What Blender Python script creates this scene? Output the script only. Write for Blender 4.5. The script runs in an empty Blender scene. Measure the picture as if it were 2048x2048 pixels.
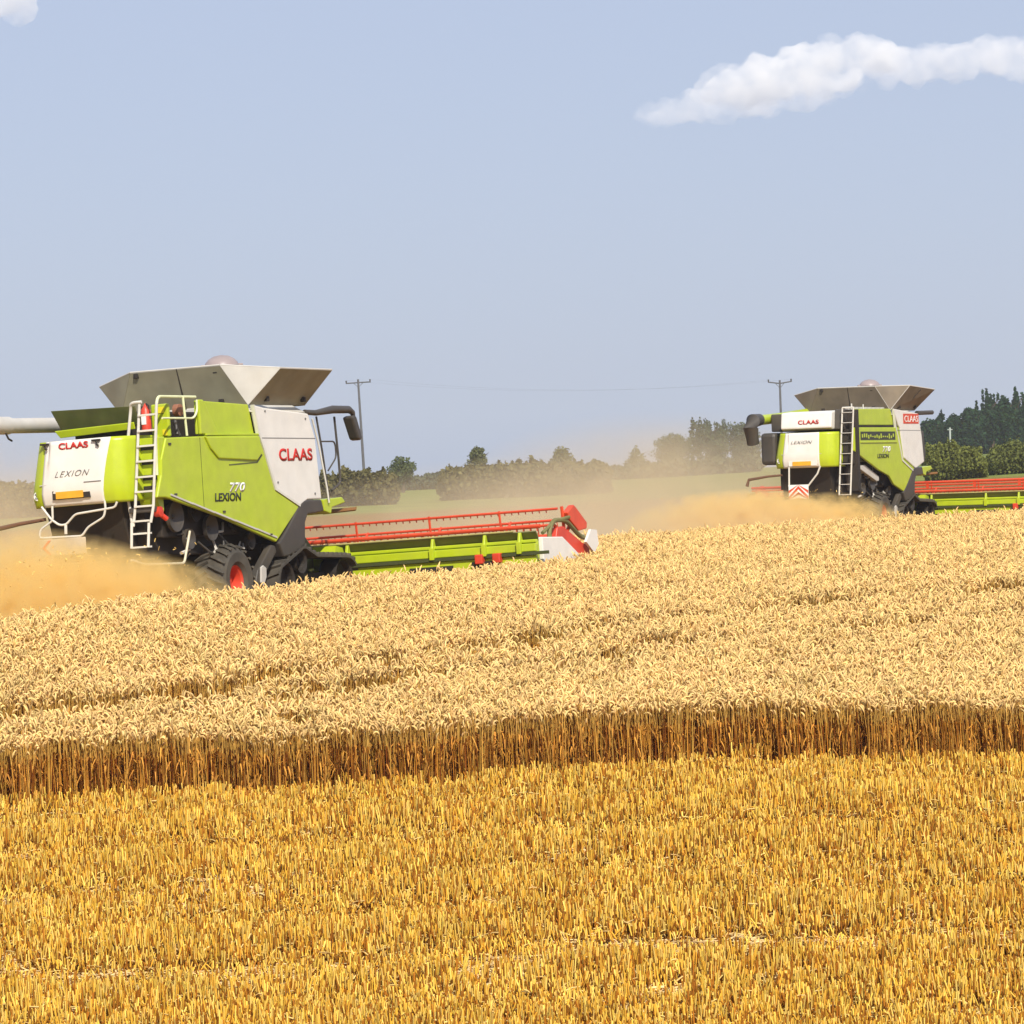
import bpy, bmesh, math, random
import numpy as np
from mathutils import Vector, Matrix
random.seed(7); RNG = np.random.default_rng(11)
R_ = math.radians
S = bpy.context.scene
COL = S.collection

# ------------------------------------------------------------------ camera, sky, sun, exposure
FPX, RHO, PIT, ZC = 8000.0, R_(2.0), 39/8000.0, 2.4
cF = Vector((0, math.cos(PIT), -math.sin(PIT))); cu = Vector((0, math.sin(PIT), math.cos(PIT))); cr = Vector((1, 0, 0))
CR = cr*math.cos(RHO) - cu*math.sin(RHO); CU = cu*math.cos(RHO) + cr*math.sin(RHO)
cam = bpy.data.cameras.new('camera'); co = bpy.data.objects.new('camera', cam); COL.objects.link(co)
cam.sensor_width = 36; cam.lens = 36*FPX/2048; cam.clip_end = 20000; cam.clip_start = .5
M = Matrix((CR, CU, -cF)).transposed().to_4x4(); M.translation = (0, 0, ZC); co.matrix_world = M
S.camera = co
SUN_AZ = Vector((.22, -.97, 0)).normalized(); SUN_EL = R_(42)
sd = Vector((SUN_AZ.x*math.cos(SUN_EL), SUN_AZ.y*math.cos(SUN_EL), math.sin(SUN_EL)))
w = bpy.data.worlds.new('World'); S.world = w; w.use_nodes = True
wn = w.node_tree; bg = wn.nodes['Background']
sky = wn.nodes.new('ShaderNodeTexSky'); sky.sky_type = 'NISHITA'; sky.sun_disc = False
sky.sun_elevation = SUN_EL; sky.sun_rotation = math.atan2(sd.x, sd.y)
sky.air_density = 1.0; sky.dust_density = 1.6; sky.ozone_density = 2.2; sky.altitude = 100
mx = wn.nodes.new('ShaderNodeMix'); mx.data_type = 'RGBA'; mx.inputs[0].default_value = .72
mx.inputs[7].default_value = (4.95, 5.55, 7.45, 1)
wn.links.new(sky.outputs[0], mx.inputs[6]); wn.links.new(mx.outputs[2], bg.inputs[0])
bg.inputs[1].default_value = .100
sl = bpy.data.lights.new('sun', 'SUN'); sl.energy = 4.8; sl.angle = R_(.6); sl.color = (1, .94, .84)
so = bpy.data.objects.new('sun', sl); COL.objects.link(so); so.rotation_euler = sd.to_track_quat('Z', 'Y').to_euler()
S.view_settings.view_transform = 'Standard'; S.view_settings.look = 'None'; S.view_settings.exposure = 0.10
S.cycles.use_denoising = True; S.cycles.max_bounces = 10; S.cycles.volume_bounces = 7; S.cycles.diffuse_bounces = 3
S.cycles.transparent_max_bounces = 10; S.cycles.volume_step_rate = .5; S.cycles.volume_max_steps = 160

# ------------------------------------------------------------------ helpers
def ray(px, py): return cF + CR*((px-1024)/FPX) - CU*((py-1024)/FPX)
def at(px, py, Y):
    d = ray(px, py); return Vector((0, 0, ZC)) + d*(Y/d.y)
def tag(o, label=None, cat=None, group=None, kind=None):
    if label: o['label'] = label
    if cat: o['category'] = cat
    if group: o['group'] = group
    if kind: o['kind'] = kind
    return o
def empty(name, loc=(0, 0, 0)):
    o = bpy.data.objects.new(name, None); COL.objects.link(o); o.location = loc; return o
MATS = {}
def mat(key, col, rough=.5, metal=0., vary=.12, scale=3., bump=0., dirt=None, dirt_amt=.3, attr=False, rnd=0., spec=.5, trans=0.):
    if key in MATS: return MATS[key]
    m = bpy.data.materials.new(key); m.use_nodes = True; nt = m.node_tree; b = nt.nodes['Principled BSDF']
    b.inputs['Roughness'].default_value = rough; b.inputs['Metallic'].default_value = metal
    b.inputs['Specular IOR Level'].default_value = spec
    tc = nt.nodes.new('ShaderNodeTexCoord')
    nz = nt.nodes.new('ShaderNodeTexNoise'); nz.inputs['Scale'].default_value = scale; nz.inputs['Detail'].default_value = 5
    nt.links.new(tc.outputs['Object'], nz.inputs['Vector'])
    mr = nt.nodes.new('ShaderNodeMapRange'); mr.inputs[1].default_value = .3; mr.inputs[2].default_value = .7
    mr.inputs[3].default_value = 1-vary; mr.inputs[4].default_value = 1+vary
    nt.links.new(nz.outputs['Fac'], mr.inputs[0])
    mul = nt.nodes.new('ShaderNodeVectorMath'); mul.operation = 'SCALE'
    mul.inputs[0].default_value = col[:3]
    if attr:
        a = nt.nodes.new('ShaderNodeAttribute'); a.attribute_name = 'col'; nt.links.new(a.outputs['Color'], mul.inputs[0])
    nt.links.new(mr.outputs[0], mul.inputs[3])
    out = mul.outputs[0]
    if rnd:
        oi = nt.nodes.new('ShaderNodeObjectInfo'); mr2 = nt.nodes.new('ShaderNodeMapRange')
        mr2.inputs[3].default_value = 1-rnd; mr2.inputs[4].default_value = 1+rnd
        nt.links.new(oi.outputs['Random'], mr2.inputs[0])
        m2 = nt.nodes.new('ShaderNodeVectorMath'); m2.operation = 'SCALE'
        nt.links.new(out, m2.inputs[0]); nt.links.new(mr2.outputs[0], m2.inputs[3]); out = m2.outputs[0]
    if dirt:
        n2 = nt.nodes.new('ShaderNodeTexNoise'); n2.inputs['Scale'].default_value = 1.6; n2.inputs['Detail'].default_value = 8
        nt.links.new(tc.outputs['Object'], n2.inputs['Vector'])
        r2 = nt.nodes.new('ShaderNodeMapRange'); r2.inputs[1].default_value = .42; r2.inputs[2].default_value = .75
        r2.inputs[3].default_value = dirt_amt*.35; r2.inputs[4].default_value = dirt_amt
        nt.links.new(n2.outputs['Fac'], r2.inputs[0])
        mi = nt.nodes.new('ShaderNodeMix'); mi.data_type = 'RGBA'; nt.links.new(r2.outputs[0], mi.inputs[0])
        nt.links.new(out, mi.inputs[6]); mi.inputs[7].default_value = (*dirt, 1); out = mi.outputs[2]
    nt.links.new(out, b.inputs['Base Color'])
    if bump:
        bp = nt.nodes.new('ShaderNodeBump'); bp.inputs['Strength'].default_value = bump; bp.inputs['Distance'].default_value = .02
        nt.links.new(nz.outputs['Fac'], bp.inputs['Height']); nt.links.new(bp.outputs[0], b.inputs['Normal'])
    if trans:
        t = nt.nodes.new('ShaderNodeBsdfTranslucent'); nt.links.new(out, t.inputs[0])
        ms = nt.nodes.new('ShaderNodeMixShader'); ms.inputs[0].default_value = trans
        nt.links.new(b.outputs[0], ms.inputs[1]); nt.links.new(t.outputs[0], ms.inputs[2])
        nt.links.new(ms.outputs[0], nt.nodes['Material Output'].inputs[0])
    MATS[key] = m; return m
DUSTC = (.42, .31, .16)
LIME = mat('lime_paint', (.43, .535, .004), .34, vary=.08, dirt=DUSTC, dirt_amt=.16)
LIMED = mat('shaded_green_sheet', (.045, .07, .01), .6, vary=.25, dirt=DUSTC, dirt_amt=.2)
WHITE = mat('white_paint', (.78, .75, .68), .4, vary=.05, dirt=DUSTC, dirt_amt=.14)
GREYW = mat('grey_white_metal', (.55, .53, .48), .5, vary=.08, dirt=DUSTC, dirt_amt=.2)
TANK = mat('dusty_tank_metal', (.25, .235, .16), .55, vary=.2, scale=2, dirt=(.28, .22, .12), dirt_amt=.35)
DARK = mat('dark_machinery', (.016, .013, .010), .7, vary=.4, dirt=(.14, .09, .045), dirt_amt=.14)
GUN = mat('gunmetal_plastic', (.04, .037, .034), .5, vary=.15, dirt=DUSTC, dirt_amt=.10)
RUB = mat('tyre_rubber', (.032, .03, .026), .85, vary=.3, scale=6, dirt=(.30, .24, .15), dirt_amt=.28)
RED = mat('red_paint', (.62, .035, .012), .42, vary=.12, dirt=DUSTC, dirt_amt=.1)
ORED = mat('orange_red_paint', (.66, .055, .012), .42, vary=.12, dirt=DUSTC, dirt_amt=.1)
RTXT = mat('red_lettering', (.55, .02, .012), .5, vary=.03)
BTXT = mat('black_lettering', (.03, .035, .02), .5, vary=.03)
GTXT = mat('grey_lettering', (.16, .15, .14), .5, vary=.03)
WTXT = mat('white_lettering', (.85, .85, .78), .5, vary=.03)
YEL = mat('yellow_plate', (.75, .38, .02), .5, vary=.1)
YST = mat('yellow_sticker', (.8, .65, .02), .5, vary=.1)
TUBE = mat('pale_tube_paint', (.68, .66, .58), .45, vary=.08, dirt=DUSTC, dirt_amt=.12)
LTUBE = mat('dusty_pale_tube', (.62, .58, .42), .5, vary=.1, dirt=DUSTC, dirt_amt=.25)
GLASS = mat('dark_cab_glass', (.05, .06, .065), .08, vary=.05)
OLIVE = mat('olive_back_sheet', (.12, .125, .03), .6, vary=.2, dirt=DUSTC, dirt_amt=.25)
PALE = mat('pale_crop_dust', (.5, .42, .3), .9, vary=.2)

def P(F, Rr, U): return (F, -Rr, U)
class MB:
    def __init__(s): s.v = []; s.f = []
    def add(s, vs, fs):
        n = len(s.v); s.v += [tuple(v) for v in vs]; s.f += [tuple(i+n for i in f) for f in fs]; return s
    def box(s, F0, F1, R0, R1, U0, U1):
        return s.prism([(F0, U0), (F1, U0), (F1, U1), (F0, U1)], R0, R1)
    def prism(s, fu, R0, R1):          # polygon in the forward/up plane, extruded across
        n = len(fu)
        return s.add([P(a, R0, b) for a, b in fu] + [P(a, R1, b) for a, b in fu],
                     [tuple(range(n)), tuple(range(2*n-1, n-1, -1))] + [(i, i+n, (i+1) % n+n, (i+1) % n) for i in range(n)])
    def prismF(s, ru, F0, F1):         # polygon in the right/up plane, extruded forward
        n = len(ru)
        return s.add([P(F0, a, b) for a, b in ru] + [P(F1, a, b) for a, b in ru],
                     [tuple(range(n)), tuple(range(2*n-1, n-1, -1))] + [(i, i+n, (i+1) % n+n, (i+1) % n) for i in range(n)])
    def slab(s, pts, t):               # thin plate through 3D points, with thickness t
        ps = [Vector(P(*p)) for p in pts]; nrm = (ps[1]-ps[0]).cross(ps[2]-ps[0]).normalized()*t*.5; n = len(ps)
        return s.add([p+nrm for p in ps] + [p-nrm for p in ps],
                     [tuple(range(n)), tuple(range(2*n-1, n-1, -1))] + [(i, i+n, (i+1) % n+n, (i+1) % n) for i in range(n)])
    def tube(s, pts, r, n=8, raw=False):
        ps = [Vector(p) if raw else Vector(P(*p)) for p in pts]; k = len(ps); rings = []; up = Vector((.13, .31, .94))
        for i, p in enumerate(ps):
            d = (ps[min(i+1, k-1)] - ps[max(i-1, 0)]).normalized()
            a = d.cross(up)
            if a.length < .05: a = d.cross(Vector((1, 0, 0)))
            a.normalize(); b = d.cross(a)
            rr = r[i] if isinstance(r, (list, tuple)) else r
            rings.append([p + (a*math.cos(2*math.pi*j/n) + b*math.sin(2*math.pi*j/n))*rr for j in range(n)])
        vs = [q for g in rings for q in g]
        fs = [(i*n+j, i*n+(j+1) % n, (i+1)*n+(j+1) % n, (i+1)*n+j) for i in range(k-1) for j in range(n)]
        fs += [tuple(range(n-1, -1, -1)), tuple(range((k-1)*n, k*n))]
        return s.add(vs, fs)
    def lathe(s, prof, F, U, n=32):    # profile (offset across, radius) turned about an axle at F, U
        k = len(prof); vs = []
        for j in range(n):
            a = 2*math.pi*j/n
            vs += [P(F + rr*math.cos(a), R, U + rr*math.sin(a)) for R, rr in prof]
        fs = [(j*k+i, j*k+i+1, ((j+1) % n)*k+i+1, ((j+1) % n)*k+i) for j in range(n) for i in range(k-1)]
        return s.add(vs, fs)
    def build(s, name, m, parent=None, bevel=0., smooth=False, label=None):
        me = bpy.data.meshes.new(name); me.from_pydata(s.v, [], s.f); me.update(); me.materials.append(m)
        bmm = bmesh.new(); bmm.from_mesh(me); bmesh.ops.recalc_face_normals(bmm, faces=bmm.faces); bmm.to_mesh(me); bmm.free()
        o = bpy.data.objects.new(name, me); COL.objects.link(o)
        if parent: o.parent = parent
        if bevel:
            b = o.modifiers.new('bevel', 'BEVEL'); b.width = bevel; b.segments = 2; b.limit_method = 'ANGLE'
        if smooth:
            for p in me.polygons: p.use_smooth = True
            es = o.modifiers.new('edges', 'EDGE_SPLIT'); es.split_angle = R_(38)
        if label: o['label'] = label
        return o
def rnd_path(pts, r=.12, k=5):         # round the corners of a tube path
    out = [Vector(pts[0])]
    for i in range(1, len(pts)-1):
        a, b, c = Vector(pts[i-1]), Vector(pts[i]), Vector(pts[i+1])
        p = b+(a-b).normalized()*min(r, (a-b).length*.45); q = b+(c-b).normalized()*min(r, (c-b).length*.45)
        for j in range(k+1):
            t = j/k; out.append(p*(1-t)**2 + b*2*t*(1-t) + q*t*t)
    out.append(Vector(pts[-1])); return [tuple(v) for v in out]
def text(word, name, m, parent, face, a0, a1, u0, u1, at_, shear=0., off=.0, space=1.0):
    """lettering fitted to the rectangle a0..a1 by u0..u1 on a side ('side') or rear ('rear') face; corners may slope"""
    c = bpy.data.curves.new(name, 'FONT'); c.body = word; c.shear = shear; c.offset = off; c.extrude = .0; c.space_character = space
    t = bpy.data.objects.new(name, c); COL.objects.link(t); bpy.context.view_layer.update()
    me = bpy.data.meshes.new_from_object(t.evaluated_get(bpy.context.evaluated_depsgraph_get()))
    bpy.data.objects.remove(t)
    n = len(me.vertices); v = np.empty(n*3); me.vertices.foreach_get('co', v); v = v.reshape(-1, 3)
    lo, hi = v.min(0), v.max(0); q = (v-lo)/np.maximum(hi-lo, 1e-6)
    a = a0+q[:, 0]*(a1-a0); u = u0+q[:, 1]*(u1-u0)
    if face == 'side': p = np.stack([a, np.full(n, -at_), u], 1)
    else: p = np.stack([np.full(n, at_), -a, u], 1)
    me.vertices.foreach_set('co', p.ravel()); me.update(); me.materials.clear(); me.materials.append(m)
    o = bpy.data.objects.new(name, me); COL.objects.link(o); o.parent = parent
    sm = o.modifiers.new('thick', 'SOLIDIFY'); sm.thickness = .006; sm.offset = 0
    return o

# ------------------------------------------------------------------ the lie of the land
YK = np.array([0, 6, 14, 26, 40, 53, 58, 63, 70, 77, 84, 92, 105, 133, 180, 250, 330, 450, 600, 900, 1600], float)
DT = np.array([
 [1.7, 1.7, 1.7, 1.7], [2.8]*4, [4.8]*4, [5.8]*4,
 [5.30, 5.27, 5.25, 5.20], [3.84, 3.83, 3.80, 3.95], [3.10, 3.27, 3.45, 3.64], [2.43, 2.76, 3.04, 3.19],
 [2.38, 2.42, 2.66, 2.62], [2.47, 2.39, 2.48, 2.29], [2.50, 2.36, 2.40, 2.21], [2.50, 2.28, 2.25, 2.04],
 [2.50, 2.26, 2.21, 1.93], [2.35, 2.1, 1.95, 1.80], [2.0, 1.8, 1.45, 1.0], [1.4, 1.1, .75, .2],
 [.7, .3, .1, -1.1], [.1, -.4, -.9, -2.2], [-.8, -1.3, -2.1, -3.6], [-1.1, -1.6, -2.4, -4.2], [-2, -2.5, -3.5, -6]], float)
_yf = np.concatenate([np.arange(0, 140, .5), np.arange(140, 1600.1, 5)])
_tab = []
for c_ in range(4):
    q = np.interp(_yf, YK, DT[:, c_]); n1 = 280
    k = np.exp(-.5*(np.arange(-12, 13)/4.)**2); k /= k.sum()
    qs = q.copy(); pad = np.concatenate([np.full(12, q[0]), q[:n1+12]]); qs[:n1] = np.convolve(pad, k, 'valid')[:n1]; _tab.append(qs)
_tab = np.array(_tab)
def ground(x, y):
    x = np.asarray(x, float); y = np.asarray(y, float); yy = np.clip(y, 0, 1600)
    u = np.clip((x/(np.maximum(yy, 40)*.128)+1)*1.5, -.6, 3.6)
    i = np.clip(np.floor(u).astype(int), 0, 2); t = u-i
    d = np.array([np.interp(yy, _yf, _tab[k]) for k in range(4)])
    take = lambda k: np.choose(k, d)
    z = ZC-(take(i)*(1-t)+take(i+1)*t)
    z = z + .03*np.sin(x*.7+y*.23)*np.sin(y*.41-x*.2) + .25*np.clip((y-200)/400, 0, 1)*np.sin(x*.03+1)*np.sin(y*.02)
    return z
def gz(x, y): return float(ground([x], [y])[0])

def grid_mesh(name, us, ys, m):
    U, Y = np.meshgrid(us, ys); X = U*(12+.14*Y); Z = ground(X, Y)
    v = np.stack([X.ravel(), Y.ravel(), Z.ravel()], 1); a, b = len(ys), len(us)
    i = (np.arange(a-1)[:, None]*b+np.arange(b-1)[None]).ravel()
    f = np.stack([i, i+1, i+b+1, i+b], 1)
    me = bpy.data.meshes.new(name); me.vertices.add(len(v)); me.vertices.foreach_set('co', v.ravel())
    me.loops.add(f.size); me.loops.foreach_set('vertex_index', f.ravel())
    me.polygons.add(len(f)); me.polygons.foreach_set('loop_start', np.arange(0, f.size, 4)); me.polygons.foreach_set('loop_total', np.full(len(f), 4))
    me.update(); me.validate(); me.materials.append(m)
    for p in me.polygons: p.use_smooth = True
    o = bpy.data.objects.new(name, me); COL.objects.link(o); return o
gm = bpy.data.materials.new('field_soil_and_pasture'); gm.use_nodes = True; nt = gm.node_tree; b = nt.nodes['Principled BSDF']
b.inputs['Roughness'].default_value = .95; b.inputs['Specular IOR Level'].default_value = .1
tc = nt.nodes.new('ShaderNodeTexCoord'); sp = nt.nodes.new('ShaderNodeSeparateXYZ'); nt.links.new(tc.outputs['Object'], sp.inputs[0])
n1 = nt.nodes.new('ShaderNodeTexNoise'); n1.inputs['Scale'].default_value = 9; n1.inputs['Detail'].default_value = 8; nt.links.new(tc.outputs['Object'], n1.inputs['Vector'])
cr1 = nt.nodes.new('ShaderNodeValToRGB'); nt.links.new(n1.outputs['Fac'], cr1.inputs[0])
cr1.color_ramp.elements[0].position = .35; cr1.color_ramp.elements[0].color = (.075, .03, .008, 1)
cr1.color_ramp.elements[1].position = .62; cr1.color_ramp.elements[1].color = (.36, .20, .05, 1)
n2 = nt.nodes.new('ShaderNodeTexNoise'); n2.inputs['Scale'].default_value = .35; n2.inputs['Detail'].default_value = 9; nt.links.new(tc.outputs['Object'], n2.inputs['Vector'])
cr2 = nt.nodes.new('ShaderNodeValToRGB'); nt.links.new(n2.outputs['Fac'], cr2.inputs[0])
cr2.color_ramp.elements[0].position = .3; cr2.color_ramp.elements[0].color = (.12, .15, .025, 1)
cr2.color_ramp.elements[1].position = .7; cr2.color_ramp.elements[1].color = (.24, .27, .06, 1)
ad = nt.nodes.new('ShaderNodeMath'); ad.operation = 'MULTIPLY_ADD'; ad.inputs[1].default_value = 26; nt.links.new(n2.outputs['Fac'], ad.inputs[0]); nt.links.new(sp.outputs['Y'], ad.inputs[2])
mr = nt.nodes.new('ShaderNodeMapRange'); mr.inputs[1].default_value = 262; mr.inputs[2].default_value = 278; nt.links.new(ad.outputs[0], mr.inputs[0])
mi = nt.nodes.new('ShaderNodeMix'); mi.data_type = 'RGBA'; nt.links.new(mr.outputs[0], mi.inputs[0]); nt.links.new(cr1.outputs[0], mi.inputs[6]); nt.links.new(cr2.outputs[0], mi.inputs[7])
nt.links.new(mi.outputs[2], b.inputs['Base Color'])
bp = nt.nodes.new('ShaderNodeBump'); bp.inputs['Strength'].default_value = .8; bp.inputs['Distance'].default_value = .05; nt.links.new(n1.outputs['Fac'], bp.inputs['Height']); nt.links.new(bp.outputs[0], b.inputs['Normal'])
tag(grid_mesh('ground', np.linspace(-3, 3, 121), np.concatenate([np.arange(-10, 120, 1.), np.arange(120, 400, 6), np.geomspace(400, 1500, 40)]), gm), kind='structure')

# ------------------------------------------------------------------ standing wheat and stubble (patches of stalks spread over the field)
def np_mesh(name, V, Fq, C, m):
    """V verts, Fq quads, C colour per quad"""
    me = bpy.data.meshes.new(name); V = np.asarray(V, float); Fq = np.asarray(Fq, int)
    me.vertices.add(len(V)); me.vertices.foreach_set('co', V.ravel())
    me.loops.add(Fq.size); me.loops.foreach_set('vertex_index', Fq.ravel())
    me.polygons.add(len(Fq)); me.polygons.foreach_set('loop_start', np.arange(0, Fq.size, 4)); me.polygons.foreach_set('loop_total', np.full(len(Fq), 4))
    me.update()
    ca = me.color_attributes.new('col', 'FLOAT_COLOR', 'CORNER')
    cc = np.ones((len(Fq), 4, 4)); cc[:, :, :3] = np.asarray(C)[:, None, :]; ca.data.foreach_set('color', cc.ravel())
    me.materials.append(m); return me
class Strands:
    def __init__(s): s.V = []; s.F = []; s.C = []; s.n = 0
    def strand(s, pts, rad, k, col):
        pts = np.asarray(pts, float); m = len(pts); ph = random.random()*6
        d = np.gradient(pts, axis=0); d /= np.linalg.norm(d, axis=1)[:, None]+1e-9
        ref = np.array([.3, .9, .1]); a = np.cross(d, ref); a /= np.linalg.norm(a, axis=1)[:, None]+1e-9; b_ = np.cross(d, a)
        for i in range(m):
            for j in range(k):
                t = ph+2*math.pi*j/k; s.V.append(pts[i]+(a[i]*math.cos(t)+b_[i]*math.sin(t))*rad[i])
        for i in range(m-1):
            for j in range(k):
                s.F.append((s.n+i*k+j, s.n+i*k+(j+1) % k, s.n+(i+1)*k+(j+1) % k, s.n+(i+1)*k+j)); s.C.append(col[i] if isinstance(col, list) else col)
        s.n += m*k
    def leaf(s, p, dirv, L, wd, col):
        p = np.array(p); h = np.array([dirv[0], dirv[1], 0]); sd_ = np.array([-dirv[1], dirv[0], 0])*wd
        q = [p, p+h*L*.45+np.array([0, 0, L*.25]), p+h*L*.8+np.array([0, 0, -L*.15]), p+h*L+np.array([0, 0, -L*.6])]
        wds = [1, 1, .7, .15]
        for x, ww in zip(q, wds): s.V += [x-sd_*ww, x+sd_*ww]
        for i in range(3): s.F.append((s.n+2*i, s.n+2*i+1, s.n+2*i+3, s.n+2*i+2)); s.C.append(col)
        s.n += 8
CROP = mat('ripe_wheat', (.6, .45, .2), .75, vary=.0, attr=True, rnd=.10, spec=.15, trans=.12)
def jit(c, a): 
    k = 1+random.uniform(-a, a); return tuple(max(0, x*k*(1+random.uniform(-.05, .05))) for x in c)
def wheat_patch(n=27, size=.28):
    s = Strands()
    for _ in range(n):
        x, y = random.uniform(-size/2, size/2), random.uniform(-size/2, size/2); H = random.gauss(.665, .045)
        a = random.uniform(0, 6.28); ln = abs(random.gauss(.05, .03)); dx, dy = math.cos(a), math.sin(a)
        stem = jit(random.choice(((.70, .39, .075), (.66, .32, .045), (.24, .07, .007), (.50, .21, .025))), .35); top = jit((.64, .37, .08), .35)  # dark lower-stem picks put the shade inside the crop into the colour
        pts = [(x, y, 0), (x+dx*ln*.2, y+dy*ln*.2, H*.4), (x+dx*ln*.6, y+dy*ln*.6, H*.75), (x+dx*ln, y+dy*ln, H)]
        s.strand(pts, [.006, .0055, .005, .004], 3, [stem, stem, top])
        L = random.uniform(.075, .125); bend = random.uniform(.3, 2.6); e = []; p = np.array(pts[-1]); ang = random.uniform(.1, .5)
        ca = a+random.uniform(-.5, .5); col = jit((.85, .585, .225), .26)
        for i in range(6):
            e.append(p.copy()); p = p+np.array([math.cos(ca)*math.sin(ang), math.sin(ca)*math.sin(ang), math.cos(ang)])*L/5; ang += bend/5
        s.strand(e, [.0035, .011, .0135, .0125, .0095, .0035], 4, col)
        for _k in range(random.choice((0, 1, 1, 2))):
            b_ = random.uniform(0, 6.28); hh = random.uniform(.15, .8)
            s.leaf((x, y, H*hh), (math.cos(b_), math.sin(b_)), random.uniform(.08, .17), .009, jit((.52, .24, .04), .5))
    return np_mesh('wheat_patch', s.V, s.F, s.C, CROP)
def stubble_patch(n=38, size=.34, flat=False):
    s = Strands()
    for _ in range(n if not flat else n//4):
        row = random.choice((-.25, .25))*size; x = row+random.gauss(0, .03); y = random.uniform(-size/2, size/2)
        x, y = (x, y) if random.random() < .6 else (random.uniform(-size/2, size/2), y)
        H = random.uniform(.10, .27); a = random.uniform(0, 6.28); ln = abs(random.gauss(0, .055))
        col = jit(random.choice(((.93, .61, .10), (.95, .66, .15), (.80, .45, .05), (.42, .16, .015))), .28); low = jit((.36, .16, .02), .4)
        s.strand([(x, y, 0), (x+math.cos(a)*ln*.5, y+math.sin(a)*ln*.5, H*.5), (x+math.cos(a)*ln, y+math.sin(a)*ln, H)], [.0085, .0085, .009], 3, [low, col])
    for _ in range(6 if not flat else 46):
        x, y = random.uniform(-size/2, size/2), random.uniform(-size/2, size/2); a = random.uniform(0, 6.28); L = random.uniform(.05, .2) if not flat else random.uniform(.08, .32)
        z = random.uniform(.01, .13 if not flat else .06); dz = random.uniform(-.03, .05)
        col = jit((.82, .58, .20) if not flat else (.88, .64, .30), .35)
        s.strand([(x, y, z), (x+math.cos(a)*L*.5, y+math.sin(a)*L*.5, z+dz*.5+.01), (x+math.cos(a)*L, y+math.sin(a)*L, max(.005, z+dz))], [.0075]*3, 3, col)
    for _ in range(5):
        b_ = random.uniform(0, 6.28); s.leaf((random.uniform(-.15, .15), random.uniform(-.15, .15), random.uniform(.02, .1)), (math.cos(b_), math.sin(b_)), .1, .008, jit((.78, .52, .13), .3))
    return np_mesh('stubble_patch', s.V, s.F, s.C, CROP)
def scatter(name, meshes, pts, rot, scl, sclz, idx, label, cat):
    c = bpy.data.collections.new(name+'_patches')
    for i, me in enumerate(meshes):
        o = bpy.data.objects.new('%s_patch_%03d' % (name, i), me); c.objects.link(o)
    me = bpy.data.meshes.new(name); me.vertices.add(len(pts)); me.vertices.foreach_set('co', pts.ravel())
    for nm, arr in (('rot', rot), ('scl', scl), ('sclz', sclz)):
        a = me.attributes.new(nm, 'FLOAT', 'POINT'); a.data.foreach_set('value', arr.astype(np.float32))
    a = me.attributes.new('idx', 'INT', 'POINT'); a.data.foreach_set('value', idx.astype(np.int32))
    o = bpy.data.objects.new(name, me); COL.objects.link(o)
    g = bpy.data.node_groups.new(name, 'GeometryNodeTree')
    g.interface.new_socket('Geometry', in_out='INPUT', socket_type='NodeSocketGeometry'); g.interface.new_socket('Geometry', in_out='OUTPUT', socket_type='NodeSocketGeometry')
    N = g.nodes.new; gi = N('NodeGroupInput'); go = N('NodeGroupOutput'); m2p = N('GeometryNodeMeshToPoints'); iop = N('GeometryNodeInstanceOnPoints'); ci = N('GeometryNodeCollectionInfo')
    ci.inputs[0].default_value = c; ci.inputs[1].default_value = True; ci.inputs[2].default_value = True
    L = g.links.new; L(gi.outputs[0], m2p.inputs[0]); L(m2p.outputs[0], iop.inputs['Points']); L(ci.outputs[0], iop.inputs['Instance'])
    iop.inputs['Pick Instance'].default_value = True
    def na(nm, ty='FLOAT'):
        n = N('GeometryNodeInputNamedAttribute'); n.data_type = ty; n.inputs[0].default_value = nm; return n.outputs[0]
    L(na('idx', 'INT'), iop.inputs['Instance Index'])
    cx = N('ShaderNodeCombineXYZ'); L(na('rot'), cx.inputs[2]); L(cx.outputs[0], iop.inputs['Rotation'])
    cs = N('ShaderNodeCombineXYZ'); sc_ = na('scl'); L(sc_, cs.inputs[0]); L(sc_, cs.inputs[1]); L(na('sclz'), cs.inputs[2]); L(cs.outputs[0], iop.inputs['Scale'])
    L(iop.outputs[0], go.inputs[0])
    md = o.modifiers.new('scatter', 'NODES'); md.node_group = g
    return tag(o, label, cat, kind='stuff')

A_O = Vector((-8.366, 77.0, .207)); A_AZ, A_TILT = 24.5, 2.3
B_O = Vector((9.677, 133.0, .665)); B_AZ, B_TILT = 25.5, 0.0
def FR(O, az, x, y):                    # forward / right position relative to a machine
    a = R_(az); dx, dy = x-O.x, y-O.y
    return dx*math.sin(a)+dy*math.cos(a), dx*math.cos(a)-dy*math.sin(a)
def edge_y(x): return 52.9+.16*x*.9+.25*np.sin(x*.8)+.12*np.sin(x*2.3+1)      # where the standing crop begins
def jgrid(x0, x1, y0, y1, st):
    X, Y = np.meshgrid(np.arange(x0, x1, st), np.arange(y0, y1, st)); X = X.ravel(); Y = Y.ravel()
    return X+RNG.uniform(-.35, .35, len(X))*st, Y+RNG.uniform(-.35, .35, len(Y))*st
X, Y = jgrid(-13, 17, 49, 108, .24)
fa, ra = FR(A_O, A_AZ, X, Y)
keep = (np.abs(X) < .128*Y+1.5) & (Y > edge_y(X)+RNG.normal(0, .06, len(X)))
keep &= ~((ra < 6.25) & (fa < 9.9))
def hit(px, py, h=.85):                     # where a sight line meets the top of the crop
    d = ray(px, py); lo = 50.
    for k in range(1200):
        Yk = 50+k*.05; q = d*(Yk/d.y)
        if ZC+q.z <= gz(q.x, Yk)+h: return q.x, Yk
    return q.x, Yk
wob = .12*np.sin(X*1.9)+.08*np.sin(X*4.3+1)
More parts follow.
